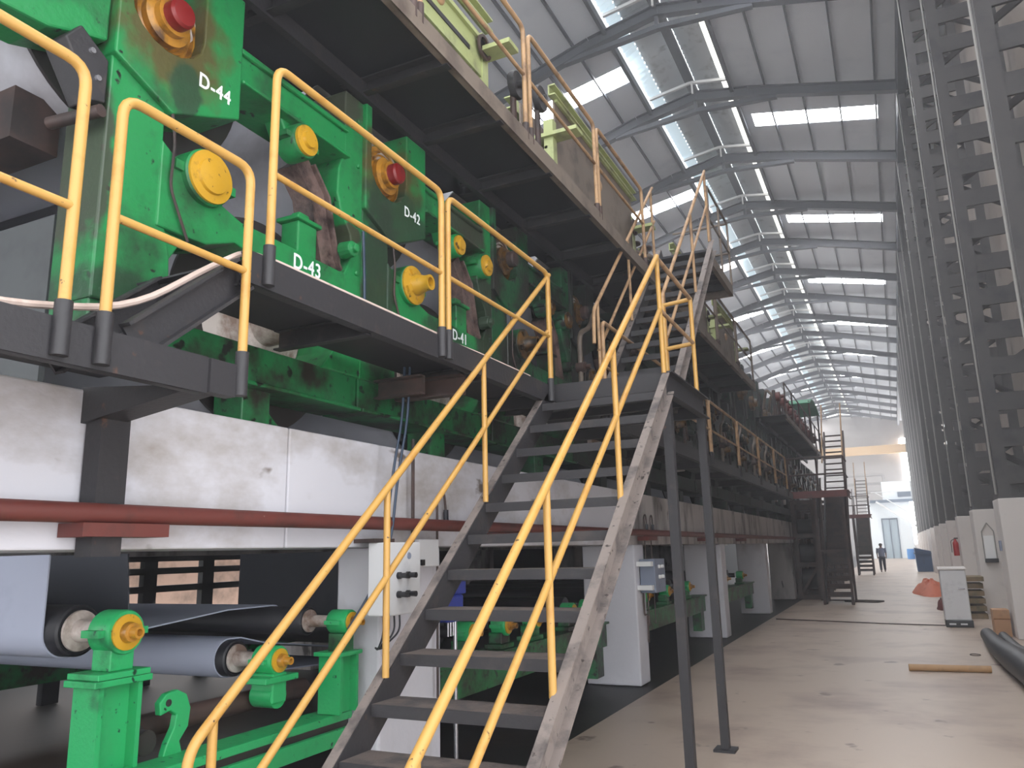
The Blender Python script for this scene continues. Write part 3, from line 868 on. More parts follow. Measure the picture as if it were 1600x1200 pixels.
# ------------------------------------------------------------------ stair flights
def flight(name, label, x0, x1, y_top, z_top, slope, n, rise, run, sh=0.17, below=0.0, first=1, mstr='stringer', mtr='tread', over=0.0, sw=0.055):
    t = thing(name, label, 'stairs', ((x0 + x1) / 2, y_top - n * run, z_top - n * rise))
    ya, za = y_top - n * run - below, z_top - slope * (n * run + below)
    yb, zb = y_top + over, z_top + over * slope
    nrm = math.sqrt(1 + slope * slope)
    off = sh / 2 * 1.0
    for x, sd in ((x0, -1), (x1, 1)):
        mb = MB()
        p = Vector((x, ya, za - off * nrm * 0.9)); q = Vector((x, yb, zb - off * nrm * 0.9))
        mb.beam(p, q, 0.012, sh)
        so = mb.build('stringer', 'black' if sd < 0 else mstr, t)
        for hh in (sh / 2, -sh / 2):
            MB().beam(p, q, sw, 0.012, ow=sd * sw / 2, oh=hh).build('flange', mstr, so)
    for k in range(first, n + 1):
        z = z_top - rise * k
        y = y_top - run * k
        mb = MB().box(x0 + 0.008, x1 - 0.008, y, y + 0.235, z - 0.006, z)
        tr = mb.build('tread', mtr, t)
        MB().box(x0 + 0.008, x1 - 0.008, y - 0.008, y, z - 0.058, z).build('nosing', 'black', tr)
    return t
S1 = 0.828
flight('lower_stair', 'black steel stair with dusty treads rising from the floor to the landing', -2.45, -1.5, 5.93, 3.06, S1, 14, 0.2085, 0.2515)
def stair_rail(x, y_top, z_line_top, slope, length, posts, h_top, h_mid, label, m='yellow', bottom=True, r=0.021, top_post=True, group='yellow stair railings', pbase=0.0):
    """top and mid rails parallel to the flight, upright posts to the stringer"""
    zl = lambda y: z_line_top + (y - y_top) * slope
    t = thing('stair_railing', label, 'railing', (x, y_top - length, zl(y_top - length)), group)
    yb = y_top - length
    path = [(x, y_top, zl(y_top) + h_top), (x, yb, zl(yb) + h_top)]
    if bottom: path.append((x, yb - 0.03, zl(yb) + h_top - 0.35))
    MB().tube(bend(path, 0.07), r, 12).build('handrail', m, t, smooth=True)
    ybm = yb + 0.1
    MB().tube([(x, y_top, zl(y_top) + h_mid), (x, ybm, zl(ybm) + h_mid)], r * 0.88, 10).build('mid_rail', m, t, smooth=True)
    for y in posts:
        MB().tube([(x, y, zl(y) + pbase), (x, y, zl(y) + h_top)], r * 0.9, 10).build('post', m, t, smooth=True)
    return t
stair_rail(-2.44, 5.90, 3.05, S1, 3.63, (5.88, 4.665, 3.525, 2.38), 0.965, 0.50, 'yellow railing on the left of the lower stair')
stair_rail(-1.50, 5.93, 3.05, S1, 3.66, (5.92, 4.655, 3.50, 2.34), 0.965, 0.52, 'yellow railing on the right of the lower stair')
# landing side rails
t = thing('landing_railing', 'yellow railing on the open right side of the landing with two short end bars', 'railing', (-1.5, 6.5, 3.06))
MB().tube([(-1.5, 5.93, 4.0), (-1.5, 7.08, 3.985)], 0.019, 10).build('handrail', 'yellow_dull', t, smooth=True)
MB().tube([(-1.5, 5.93, 3.56), (-1.5, 7.08, 3.555)], 0.017, 10).build('mid_rail', 'yellow_dull', t, smooth=True)
MB().tube([(-1.5, 7.08, 3.06), (-1.5, 7.08, 3.99)], 0.02, 10).build('post', 'yellow', t, smooth=True)
MB().tube([(-1.76, 7.08, 3.06), (-1.76, 7.08, 3.98)], 0.02, 10).build('post', 'yellow', t, smooth=True)
MB().tube([(-1.76, 7.08, 3.96), (-1.5, 7.08, 3.98)], 0.02, 10).build('end_bar', 'yellow', t, smooth=True)
MB().tube([(-1.76, 7.08, 3.53), (-1.5, 7.08, 3.55)], 0.02, 10).build('end_bar', 'yellow', t, smooth=True)

S2 = 0.93
flight('upper_stair', 'upper steel stair flight rising from the landing to the top platform', -2.43, -1.78, 9.72, 5.48, S2, 12, 0.2, 0.215, sh=0.15, over=0.2, sw=0.06)
stair_rail(-2.43, 9.6, 5.44, S2, 2.6, (9.5, 8.3, 7.12), 0.98, 0.5, 'thin yellow railing on the left of the upper stair', 'yellow_dull', r=0.019)
stair_rail(-1.78, 9.9, 5.66, S2, 2.75, (9.85, 8.75, 7.2), 0.98, 0.5, 'thin yellow railing on the right of the upper stair', 'yellow_dull', r=0.019)
t = thing('top_platform', 'platform slab at the head of the upper stair jutting over the aisle', 'platform', (-2.2, 10.5, 5.3))
MB().box(-2.65, -1.78, 9.72, 11.4, 5.44, 5.47).build('deck_plate', 'deck', t)
MB().chan((-1.78, 9.72, 5.40), (-1.78, 11.4, 5.40), 0.05, 0.15, 0.012, -1).build('edge_channel', 'cream_steel', t)
MB().chan((-2.65, 11.4, 5.40), (-1.78, 11.4, 5.40), 0.05, 0.15, 0.012, -1).build('edge_channel', 'cream_steel', t)
for y in (10.1, 10.6, 11.1): MB().chan((-2.65, y, 5.38), (-1.8, y, 5.38), 0.04, 0.1, 0.01, 1).build('joist', 'black', t)
t = thing('platform_railing', 'thin brown railing round the top platform', 'railing', (-1.78, 10.6, 5.47))
MB().tube(bend([(-1.78, 9.95, 5.47), (-1.78, 9.95, 6.45), (-1.78, 11.38, 6.45), (-2.6, 11.38, 6.45)], 0.04), 0.018, 8).build('handrail', 'cream_steel', t, smooth=True)
MB().tube([(-1.78, 9.95, 5.98), (-1.78, 11.38, 5.98), (-2.6, 11.38, 5.98)], 0.015, 8).build('mid_rail', 'cream_steel', t, smooth=True)
for y in (10.7, 11.38): MB().tube([(-1.78, y, 5.47), (-1.78, y, 6.45)], 0.016, 8).build('post', 'cream_steel', t, smooth=True)

# walkway beyond the landing
wk = thing('walkway', 'black steel walkway continuing beyond the landing towards the far stairs', 'walkway', (-2.8, 14, 2.89))
MB().chan((-2.40, 7.3, 2.965), (-2.40, 22.5, 2.965), 0.06, 0.17, 0.012, -1).build('edge_channel', 'black', wk)
MB().box(-3.12, -2.41, 7.3, 22.5, 2.985, 3.0).build('deck_plate', 'deck', wk)
for i in range(8):
    MB().chan((-3.1, 8.0 + i * 2, 2.93), (-2.42, 8.0 + i * 2, 2.93), 0.05, 0.12, 0.01, 1).build('joist', 'black', wk)
segs = [(7.15, 9.6), (9.7, 12.0), (12.1, 14.4), (14.5, 16.8), (16.9, 19.2), (19.3, 21.4)]
for i, (a, b) in enumerate(segs):
    hoop(-2.40, a, b, 2.97, 3.92, 3.46, m='yellow_dull', label='dull yellow hoop railing on the far walkway, %s after the landing' % ORD[i])

# ------------------------------------------------------------------ high deck with its railings
def high_deck(y0, y1, z, label, joists, x=-2.38, xi=-3.45):
    t = thing('high_deck', label, 'platform', (-2.9, y0, z))
    MB().box(xi, x - 0.01, y0, y1, z + 0.11, z + 0.125).build('deck_plate', 'black_deep', t)
    MB().chan((x, y0, z + 0.06), (x, y1, z + 0.06), 0.05, 0.14, 0.012, -1).build('edge_channel', 'cream_steel', t)
    MB().beam((-3.12, y0, z + 0.02), (-3.12, y1, z + 0.02), 0.05, 0.12).build('inner_bearer', 'black', t)
    for y in joists:
        MB().chan((-3.3, y, z + 0.04), (x - 0.01, y, z + 0.04), 0.06, 0.12, 0.012, 1).build('joist', 'black', t)
    return t
high_deck(-2.0, 10.9, 4.97, 'dark underside of the high deck along the upper edge of the machine', [0.5, 1.5, 2.3, 3.2, 4.17, 4.98, 5.95, 6.95, 7.95, 8.95, 9.9])
high_deck(10.9, 17.2, 4.97, 'second length of high deck behind the upper stair', [11.9, 13.2, 14.5, 15.8, 17.0])
high_deck(22.8, 36.0, 5.15, 'far length of high deck with a black underside beyond the stair tower', [24, 26.5, 29, 31.5, 34])
hd_segs = [(2.0, 3.7), (3.78, 5.42), (5.52, 7.18), (7.26, 8.93)]
for i, (a, b) in enumerate(hd_segs):
    hoop(-2.40, a, b, 5.09, 6.10, 5.64, m='yellow_dull', sm='brown_steel', sock=0.10,
         label='dull hoop railing on the high deck, %s from the left' % ORD[i], group='hoop railings on the high deck')
for i, (a, b) in enumerate([(11.5, 13.3), (13.4, 15.2), (15.3, 17.1)]):
    hoop(-2.40, a, b, 5.09, 6.05, 5.6, m='cream_steel', sm='brown_steel', sock=0.1,
         label='dusty hoop railing on the high deck, %s beyond the upper stair' % ORD[i], group='hoop railings on the high deck')
for i in range(7):
    a = 22.9 + i * 1.86
    hoop(-2.40, a, a + 1.78, 5.27, 6.2, 5.75, m='brown_steel', sm='brown_steel', sock=0.1,
         label='rusty hoop railing on the far high deck, %s along' % ORD[i], group='hoop railings on the high deck')

# pale green felt stretchers standing on the high deck
def stretcher(y0, y1, label, x=-2.72, z=5.1, plate='pale_green', hh=1.25, fz=(0.5, 0.85)):
    t = thing('felt_stretcher', label, 'machine', (x, y0, z), 'pale green felt stretchers on the high deck')
    MB().chan((x, y0, z + hh), (x, y1, z + hh), 0.07, 0.12, 0.015, 1).build('long_beam', 'pale_green', t)
    MB().chan((x - 0.42, y0, z + hh), (x - 0.42, y1, z + hh), 0.09, 0.14, 0.015, -1).build('long_beam', 'pale_green', t)
    MB().box(x - 0.34, x - 0.32, y0, y1, z + 0.25, z + hh - 0.05).build('back_plate', plate, t)
    MB().box(x - 0.32, x - 0.05, y0, y1, z + 0.44, z + 0.46).build('tray', plate, t)
    fp = MB().box(x + 0.0, x + 0.02, y0 + 0.1, y1 - 0.1, z + fz[0], z + fz[1]).build('front_plate', plate, t)
    MB().box(x + 0.02, x + 0.05, y0 + 0.1, y1 - 0.1, z + fz[1] - 0.04, z + fz[1]).build('lip', 'pale_green', fp)
    MB().box(x + 0.02, x + 0.03, y0 + 0.35, y1 - 0.35, z + fz[0] + 0.12, z + fz[0] + 0.16).build('slot', 'black', fp)
    for y in (y0 + 0.05, y1 - 0.08):
        MB().box(x - 0.45, x + 0.30, y - 0.09, y + 0.09, z + 0.72, z + 0.76).build('cross_plate', 'pale_green', t)
        for xx in (x - 0.38, x - 0.02):
            MB().box(xx - 0.05, xx + 0.05, y - 0.05, y + 0.05, z, z + 0.92).build('leg', 'pale_green', t)
    MB().tube([(x - 0.2, y0, z + 0.80), (x - 0.2, y1, z + 0.80)], 0.022, 10).build('screw_spindle', 'chrome', t, smooth=True)
    MB().tube([(x - 0.05, y0, z + 0.62), (x - 0.05, y1, z + 0.62)], 0.018, 10).build('guide_rod', 'cream_steel', t, smooth=True)
    cr = MB().box(x - 0.3, x - 0.05, (y0 + y1) / 2 - 0.12, (y0 + y1) / 2 + 0.12, z + 0.70, z + 0.9)
    cr.lathe((x - 0.05, (y0 + y1) / 2, z + 0.8), [(0, 0.08), (0.08, 0.08), (0.1, 0.04)], 16)
    cr.build('carriage', 'yellow_dull', t, bevel=0.01)
    MB().lathe((x + 0.05, y1 - 0.15, z + 0.75), [(0, 0.11), (0.02, 0.11), (0.02, 0.085), (0, 0.085)], 24).build('handwheel', 'brown_steel', t, smooth=True)
    return t
stretcher(3.7, 5.35, 'pale green felt stretcher frame above the deck edge at top centre', hh=1.05)
stretcher(6.75, 9.6, 'long pale green felt stretcher behind the deck railing left of the upper stair', plate='cream_steel', fz=(0.25, 1.2))
stretcher(11.6, 14.2, 'dusty felt stretcher on the deck right of the upper stair', plate='cream_steel', fz=(0.25, 1.2))
stretcher(14.8, 17.0, 'dusty felt stretcher at the end of the second deck length', plate='cream_steel', fz=(0.25, 1.2))
for i, (y, h) in enumerate(((5.62, 0.62), (6.15, 0.78))):
    t = thing('valve_handwheel', 'dark handwheel on a short stand at the deck edge, %s of the pair' % ['left one', 'right one'][i], 'valve', (-2.6, y, 5.095), 'handwheels at the high deck edge')
    MB().tube([(-2.6, y, 5.09), (-2.6, y, 5.09 + h)], 0.03, 8).build('stand', 'brown_steel', t, smooth=True)
    MB().lathe((-2.6, y, 5.09 + h), [(0, 0.12), (0.03, 0.13), (0.06, 0.12), (0.05, 0.03), (0.1, 0.03)], 20).build('wheel', 'black', t, smooth=True)
t = thing('steam_header', 'brown pipework with valves on the deck beside the upper stair rail', 'pipework', (-2.7, 9.6, 5.1))
for i, (y, z) in enumerate(((9.7, 5.6), (9.95, 5.35), (10.3, 5.75))):
    pp = MB().tube(bend([(-3.3, y, z), (-2.7, y, z), (-2.7, y + 0.5, z), (-2.7, y + 0.5, 5.12)], 0.08), 0.035, 10).build('pipe', 'cream_steel', t, smooth=True)
    MB().lathe((-2.75, y, z + 0.03), [(0, 0.03), (0.08, 0.03), (0.08, 0.09), (0.1, 0.09)], 16, axis=(0, 0, 1)).build('valve_wheel', 'brown_steel', pp, smooth=True)
# upper works of the machine beyond the second deck: plated frames and steam pipes
for i, y in enumerate((17.4, 19.2, 21.0, 23.5, 26.5, 29.5, 32.5)):
    t = thing('press_frame', '%s dark plated frame on the machine above walkway level, beyond the second deck' % ORD[i], 'machine frame', (-3.3, y, 4.9), 'dark plated frames on the upper works')
    for yy in (y, y + 1.3):
        MB().box(-3.6, -3.2, yy, yy + 0.28, 4.93, 6.45).build('upright', 'green_dark_shaded', t, bevel=0.015)
    MB().box(-3.5, -3.3, y + 0.28, y + 1.3, 5.9, 6.3).build('cross_plate', 'brown_steel', t, bevel=0.01)
    MB().box(-3.55, -3.45, y + 0.28, y + 1.3, 4.93, 5.75).build('back_plate', 'black_deep', t)
    MB().lathe((-3.2, y + 0.8, 5.5), [(0, 0.2), (0.1, 0.2), (0.12, 0.12), (0.2, 0.1)], 20).build('bearing_cover', 'cap_grimy_shaded', t, smooth=True)
for i in range(9):
    y = 8.05 + 2.0 * i
    if i == 0:
        sp0 = thing('steam_pipe', '', 'pipe', (-3.0, y, 3.0), 'lagged steam pipes on the front of the far dryer frames')
        MB().tube(bend([(-2.98, y, 3.02), (-2.98, y, 4.1), (-2.98, y + 0.35, 4.25), (-2.98, y + 0.5, 4.45)], 0.12), 0.03, 10).build('pipe', 'cream_steel', sp0, smooth=True)
        MB().lathe((-3.02, y, 3.7), [(0, 0.06), (0.1, 0.06), (0.11, 0.03), (0.16, 0.03)], 14).build('valve', 'brown_steel', sp0, smooth=True)
        MB().tube([(-2.98, y, 3.35), (-2.98, y + 0.8, 3.35), (-2.98, y + 0.8, 3.9)], 0.022, 8).build('branch_pipe', 'brown_steel', sp0, smooth=True)
        o = sp0
    else: o = dup(sp0, (0, 2.0 * i, 0), '')
    o['label'] = '%s upright steam pipe along the far walkway, counted from the landing' % ORD[i]
#MARK_UNDER
# ------------------------------------------------------------------ pipe along the beam, conduits, boxes
t = thing('red_oxide_pipe', 'long red oxide pipe running along the face of the concrete beam', 'pipe', (-2.97, 8, 1.84))
MB().tube([(-2.97, -2.5, 1.895), (-2.97, 12, 1.90), (-2.97, 32, 1.895)], 0.042, 14).build('pipe', 'rust', t, smooth=True)
for y in (2.32, 6.1, 10.4, 13.9, 17.5):
    MB().box(-3.085, -2.93, y - 0.2, y + 0.22, 1.80, 1.856).build('support_shelf', 'rust', t)
def loop_pair(y, lab):
    t = thing('conduit_drop', lab, 'conduit', (-3.0, y, 1.0), 'thin conduits dropping down the pillar')
    MB().tube(bend([(-3.05, y, 0.7), (-3.05, y, 2.12), (-3.05, y + 0.1, 2.16), (-3.05, y + 0.13, 2.0)], 0.06), 0.009, 6).build('conduit', 'brown_steel', t, smooth=True)
    MB().lathe((-3.05, y + 0.13, 1.93), [(0, 0.02), (0.09, 0.02)], 8, axis=(0, 0, 1)).build('fitting', 'cable_dark', t)
loop_pair(5.05, 'thin conduit with a looped end on the beam behind the lower stair')
loop_pair(10.42, 'thin conduit with a looped end above the small grey box')
loop_pair(10.72, 'second thin looped conduit above the small grey box')
t = tag(MB().tube([(-3.03, 4.69, 2.5), (-3.03, 4.69, 1.6)], 0.013, 8).build('steel_rod', 'brown_steel', smooth=True), 'vertical steel rod crossing the beam beside the switch box', 'rod')
cb = MB()
for i, (dx, dy) in enumerate(((0, 0), (0.03, 0.02))):
    cb.tube(bend([(-2.9 + dx, 4.38 + dy, 2.95), (-2.9 + dx, 4.36 + dy, 2.6), (-2.94 + dx, 4.30 + dy, 2.2), (-2.97 + dx, 4.28 + dy, 1.8), (-3.0, 4.20 + dy, 1.5), (-3.15, 4.14, 1.25)], 0.25), 0.009, 6)
tag(cb.build('hanging_cable', 'cable', smooth=True), 'blue cable bundle hanging from the walkway down to the roll bearing', 'cable')
tag(MB().tube(bend([(MX + 0.05, 4.16, 3.9), (MX + 0.05, 4.18, 3.6), (MX + 0.05, 4.20, 3.05)], 0.2), 0.011, 6).build('cable', 'cable', smooth=True), 'blue cable running down the green column right of the D-43 marking', 'cable')

t = thing('switch_box', 'pale grey switch box with black knobs on the broad pillar behind the stair', 'switch box', (-2.95, 4.3, 1.33))
MB().box(-3.0, -2.84, 4.13, 4.49, 1.33, 1.775).build('enclosure', 'box_grey', t, bevel=0.008)
for y, z in ((4.23, 1.57), (4.33, 1.57), (4.23, 1.455), (4.33, 1.455)):
    MB().lathe((-2.84, y, z), [(0, 0.022), (0.02, 0.022), (0.025, 0.016), (0.07, 0.018)], 14).build('knob', 'knob', t, smooth=True)
for y in (4.24, 4.35):
    MB().lathe((-2.84, y, 1.69), [(0, 0.022), (0.006, 0.02)], 14).build('indicator', 'box_blue', t, smooth=True)
MB().box(-3.09, -2.93, 4.10, 4.32, 1.775, 1.80).build('hanger', 'brown_steel', t)
for i in range(4):
    y = 4.20 + 0.06 * i
    MB().tube(bend([(-2.93, y, 1.335), (-2.93, y + 0.01, 1.22), (-2.98, 4.22 + 0.01 * i, 1.12), (-3.07, 4.32, 1.12)], 0.08), 0.006, 6).build('wire', 'cable_dark', t)
t = thing('control_box', 'small grey blue control box on the pillar right of the stair legs', 'switch box', (-3.0, 10.6, 1.15))
MB().box(-3.085, -2.88, 10.22, 10.72, 1.13, 1.56).build('enclosure', 'box_blue', t, bevel=0.008)
for y, z in ((10.40, 1.46), (10.55, 1.46), (10.40, 1.33), (10.55, 1.33)):
    MB().lathe((-2.88, y, z), [(0, 0.025), (0.03, 0.022)], 12).build('button', 'dial', t, smooth=True)
for z in (1.2, 1.5): MB().box(-3.12, -2.9, 10.12, 10.22, z - 0.03, z + 0.03).build('clamp', 'dial', t)
MB().tube(bend([(-3.06, 10.25, 1.13), (-3.06, 10.25, 0.85), (-3.06, 10.38, 0.85), (-3.06, 10.38, 0.5)], 0.04), 0.012, 8).build('conduit', 'brown_steel', t)
t = thing('terminal_box', 'pale box with two black glands high beside the switch box', 'switch box', (-3.04, 5.08, 1.6))
MB().box(-3.09, -3.0, 4.73, 4.99, 1.61, 1.80).build('enclosure', 'box_grey', t, bevel=0.006)
MB().box(-3.0, -2.985, 4.74, 4.78, 1.62, 1.66).build('gland', 'knob', t)
MB0 = None
t = thing('air_regulator', 'blue valve unit with round gauges behind the stair treads', 'valve', (-3.2, 5.5, 1.1))
MB().box(-3.32, -3.14, 5.35, 5.60, 1.18, 1.38).build('body', 'blue', t, bevel=0.015)
MB().box(-3.30, -3.16, 5.45, 5.68, 1.38, 1.48).build('body', 'blue', t, bevel=0.01)
for y, z in ((5.50, 1.50), (5.62, 1.56)):
    g = MB().lathe((-3.17, y, z), [(0, 0.045), (0.03, 0.045), (0.035, 0.038)], 20).build('gauge', 'knob', t, smooth=True)
    MB().lathe((-3.134, y, z), [(0, 0.036), (0.004, 0.034)], 20).build('dial', 'dial', g, smooth=True)
MB().tube([(-3.2, 5.56, -0.01), (-3.2, 5.56, 1.2)], 0.018, 10).build('stand_pipe', 'chrome', t, smooth=True)
for y in (5.37, 5.41, 5.45): MB().tube([(-3.15, y, 1.18), (-3.15, y, 1.08)], 0.008, 6).build('push_fitting', 'chrome', t)

# ------------------------------------------------------------------ rolls, bearings and green sole rail below the beam
RXX = -3.38
def pillow(t, y, z, r, x=None):
    x = RXX if x is None else x
    hm = MB(); housing(hm, y, z, r, x - 0.16, x - 0.01)
    h = hm.build('bearing_housing', 'green_bright', t, smooth=True)
    MB().lathe((x - 0.012, y, z), [(0, r * 0.8), (0.012, r * 0.8), (0.016, r * 0.45)], 28).build('cover', 'yellow_cap', h, smooth=True)
    MB().lathe((x, y, z), [(0, r * 0.48), (0.035, r * 0.42), (0.037, r * 0.27), (0.08, r * 0.27), (0.08, r * 0.16), (0.05, r * 0.14)], 24).build('hub', 'gold', h, smooth=True)
    return h
def felt_roll(y, z, r, label, br=0.1, ln=4.4, X=-3.38):
    RXX = X
    t = thing('felt_roll', label, 'roll', (RXX - 0.4, y, z - r), 'felt rolls under the foundation beam')
    MB().lathe((RXX - 0.36, y, z), [(0, r * 0.82), (0.01, r * 0.92), (0, r), (-ln, r)], 36).build('shell', 'rubber', t, smooth=True)
    MB().lathe((RXX - 0.35, y, z), [(0.0, r * 0.8), (0.012, r * 0.78), (0.012, r * 0.45), (0.12, r * 0.4), (0.2, r * 0.4)], 32).build('journal', 'head', t, smooth=True)
    pillow(t, y, z, br, X)
    return t
felt_roll(2.73, 1.365, 0.125, 'felt roll with a green and yellow bearing on the tall green post', 0.105)
felt_roll(3.80, 1.10, 0.105, 'felt roll with a yellow capped bearing left of the lower stair handrail', 0.085)
felt_roll(4.20, 1.29, 0.09, 'smaller felt roll with a grimy bearing beside the broad pillar', 0.075, X=-3.16)
# posts
tag(MB().box(-8.3, -8.0, -1, 20, 0.5, 0.8).build('sole_beam', 'green_oily'), 'dark green beam low in the background at the far side of the machine', 'beam')
t = thing('bearing_post', 'tall bright green fabricated post under the first felt roll bearing', 'post', (RXX - 0.1, 2.72, 0))
p = MB().box(RXX - 0.18, RXX, 2.60, 2.625, -0.01, 1.13).box(RXX - 0.18, RXX, 2.81, 2.835, 0.0, 1.13).box(RXX - 0.13, RXX - 0.06, 2.625, 2.81, 0.0, 1.13)
p.build('body', 'green_bright', t)
MB().box(RXX - 0.2, RXX + 0.02, 2.56, 2.875, 1.13, 1.16).build('top_plate', 'green_bright', t, bevel=0.004)
MB().box(RXX - 0.2, RXX + 0.02, 2.575, 2.86, 1.162, 1.19).build('top_plate', 'green_bright', t, bevel=0.004)
MB().box(RXX - 0.15, RXX - 0.02, 2.66, 2.79, 1.19, 1.29).build('pedestal', 'green_bright', t, bevel=0.006)
t = thing('bearing_post', 'short green fabricated post on the sole rail beside the broad pillar', 'post', (-3.25, 4.2, 0.74))
MB().box(-3.34, -3.17, 4.10, 4.12, 0.75, 1.09).box(-3.34, -3.17, 4.26, 4.28, 0.75, 1.09).box(-3.29, -3.22, 4.12, 4.26, 0.75, 1.09).build('body', 'green_bright', t)
MB().box(-3.36, -3.15, 4.07, 4.295, 1.09, 1.115).build('top_plate', 'green_bright', t, bevel=0.004)
MB().box(-3.30, -3.19, 4.14, 4.25, 1.115, 1.22).build('pedestal', 'green_oily', t)
t = thing('roll_bracket', 'green split bracket holding the second felt roll above a pipe', 'bracket', (RXX - 0.1, 3.8, 0.86))
MB().box(RXX - 0.17, RXX, 3.74, 3.86, 0.86, 1.03).build('pedestal', 'green_bright', t, bevel=0.01)
MB().box(RXX - 0.19, RXX + 0.02, 3.66, 3.94, 0.98, 1.015).build('ear_plate', 'green_bright', t, bevel=0.005)
MB().lathe((RXX - 0.17, 3.8, 0.90), [(0, 0.07), (0.16, 0.07)], 20).build('pipe_clamp', 'green_bright', t, smooth=True)
t = thing('hook_bracket', 'green hook shaped bracket with a hole standing on the sole rail', 'bracket', (RXX, 3.05, 0.74))
MB().prism([(2.96, 1.0), (3.00, 1.04), (3.07, 1.05), (3.13, 1.02), (3.16, 0.95), (3.15, 0.86), (3.10, 0.80), (3.12, 0.74), (3.0, 0.74), (3.02, 0.80), (3.06, 0.87), (3.07, 0.93), (3.03, 0.955), (2.97, 0.94)], RXX - 0.06, RXX - 0.02).build('hook', 'green_bright', t, bevel=0.006)
MB().lathe((RXX - 0.021, 3.015, 0.995), [(0, 0.018), (0.003, 0.018)], 14).build('pin_hole', 'rim', t)
MB().lathe((RXX - 0.06, 2.93, 0.82), [(0, 0.06), (-0.1, 0.06), (-0.1, 0.08), (-0.35, 0.08)], 20).build('gear_motor', 'rim', t, smooth=True)
def sole_rail(y0, y1, label):
    t = thing('sole_rail', label, 'rail', (-3.22, y0, 0.46), 'green sole rails under the machine')
    RXX = -3.22
    MB().box(RXX - 0.2, RXX, y0, y1, 0.70, 0.745).build('top_flange', 'green_bright', t, bevel=0.004)
    MB().box(RXX - 0.12, RXX - 0.03, y0, y1, 0.655, 0.70).build('slot_web', 'rim', t)
    MB().box(RXX - 0.2, RXX - 0.0, y0, y1, 0.56, 0.655).build('bottom_flange', 'green_bright', t, bevel=0.004)
    return t
sole_rail(2.60, 4.29, 'green slotted sole rail running right from the tall green post')
def sole_plain(y0, y1, label):
    t = thing('sole_beam', label, 'beam', (RXX, y0, 0.3), 'plain green sole beams')
    MB().box(RXX - 0.22, RXX - 0.02, y0, y1, 0.52, 0.80).build('web', 'green_oily', t)
    MB().box(RXX - 0.26, RXX + 0.02, y0, y1, 0.79, 0.815).build('top_flange', 'green_oily', t)
    MB().box(RXX - 0.2, RXX - 0.04, y1 - 0.35, y1 - 0.1, 0.18, 0.52).build('foot', 'green_oily', t)
sole_plain(5.3, 9.7, 'plain green sole beam behind the lower treads ending at the second pillar')
sole_plain(10.6, 15.4, 'grimy green sole beam between the second and third pillars')
sole_plain(16.3, 21.0, 'dark green sole beam beyond the third pillar')
for i, y in enumerate((6.2, 6.9, 7.6, 8.6, 9.2, 11.6, 12.8, 14.2, 17.6, 19.6)):
    if i == 0:
        tb = thing('roll_bearing', '', 'bearing', (RXX, y, 0.8), 'grimy green bearings on the sole beams')
        MB().box(RXX - 0.2, RXX - 0.02, y - 0.14, y + 0.14, 0.815, 0.86).box(RXX - 0.18, RXX - 0.04, y - 0.09, y + 0.09, 0.86, 0.96).build('pedestal', 'green_oily', tb, bevel=0.01)
        pillow(tb, y, 1.02, 0.095)
        MB().lathe((RXX - 0.2, y, 1.02), [(0, 0.05), (-0.15, 0.05), (-0.16, 0.12), (-4.2, 0.12)], 24).build('roll_shell', 'rubber', tb, smooth=True)
        t = tb
    else:
        t = dup(tb, (0, y - 6.2, 0), '')
    t['label'] = '%s grimy green roll bearing on the sole beams, counted from the broad pillar' % ORD[i]

# felts under the machine
def arc(cy, cz, r, a0, a1, n=12):
    return [(cy + r * math.cos(math.radians(a0 + (a1 - a0) * i / n)), cz + r * math.sin(math.radians(a0 + (a1 - a0) * i / n))) for i in range(n + 1)]
p = [(2.60, 1.74), (2.60, 1.6)] + arc(2.73, 1.365, 0.131, 180, 282, 10) + [(3.2, 1.33), (3.8, 1.385), (4.2, 1.385)] + arc(4.20, 1.29, 0.096, 90, 20, 4)
tag(MB().sheet(p, RXX - 0.44, -8.2, 0.008).build('wet_felt', 'felt', smooth=True), 'blue grey felt hanging from the beam and wrapped under the first roll', 'felt')
p = [(5.2, 0.92), (3.9, 0.985)] + arc(3.80, 1.10, 0.112, 268, 92, 14) + [(3.9, 1.21), (4.1, 1.16), (5.2, 1.0)]
tag(MB().sheet(p, RXX - 0.42, -8.2, 0.008).build('wet_felt', 'felt', smooth=True), 'blue grey felt looped round the second roll, lower of the two', 'felt')
tag(MB().sheet([(3.08, 1.74), (3.12, 1.34)], -3.86, -8.2, 0.01).build('hanging_fabric', 'felt_dark'), 'dark fabric hanging behind the first roll', 'fabric')
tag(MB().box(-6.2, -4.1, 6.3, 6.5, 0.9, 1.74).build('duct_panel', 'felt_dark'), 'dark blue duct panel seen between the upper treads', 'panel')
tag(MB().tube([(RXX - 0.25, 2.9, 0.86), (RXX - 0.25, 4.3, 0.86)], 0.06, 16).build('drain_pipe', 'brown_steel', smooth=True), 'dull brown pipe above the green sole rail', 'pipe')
tag(MB().box(-9.8, -9.7, 10.4, 62, 0, 2.4).build('rear_panel', 'black_deep'), 'black panel closing the rear of the machine beyond the rack', 'panel')
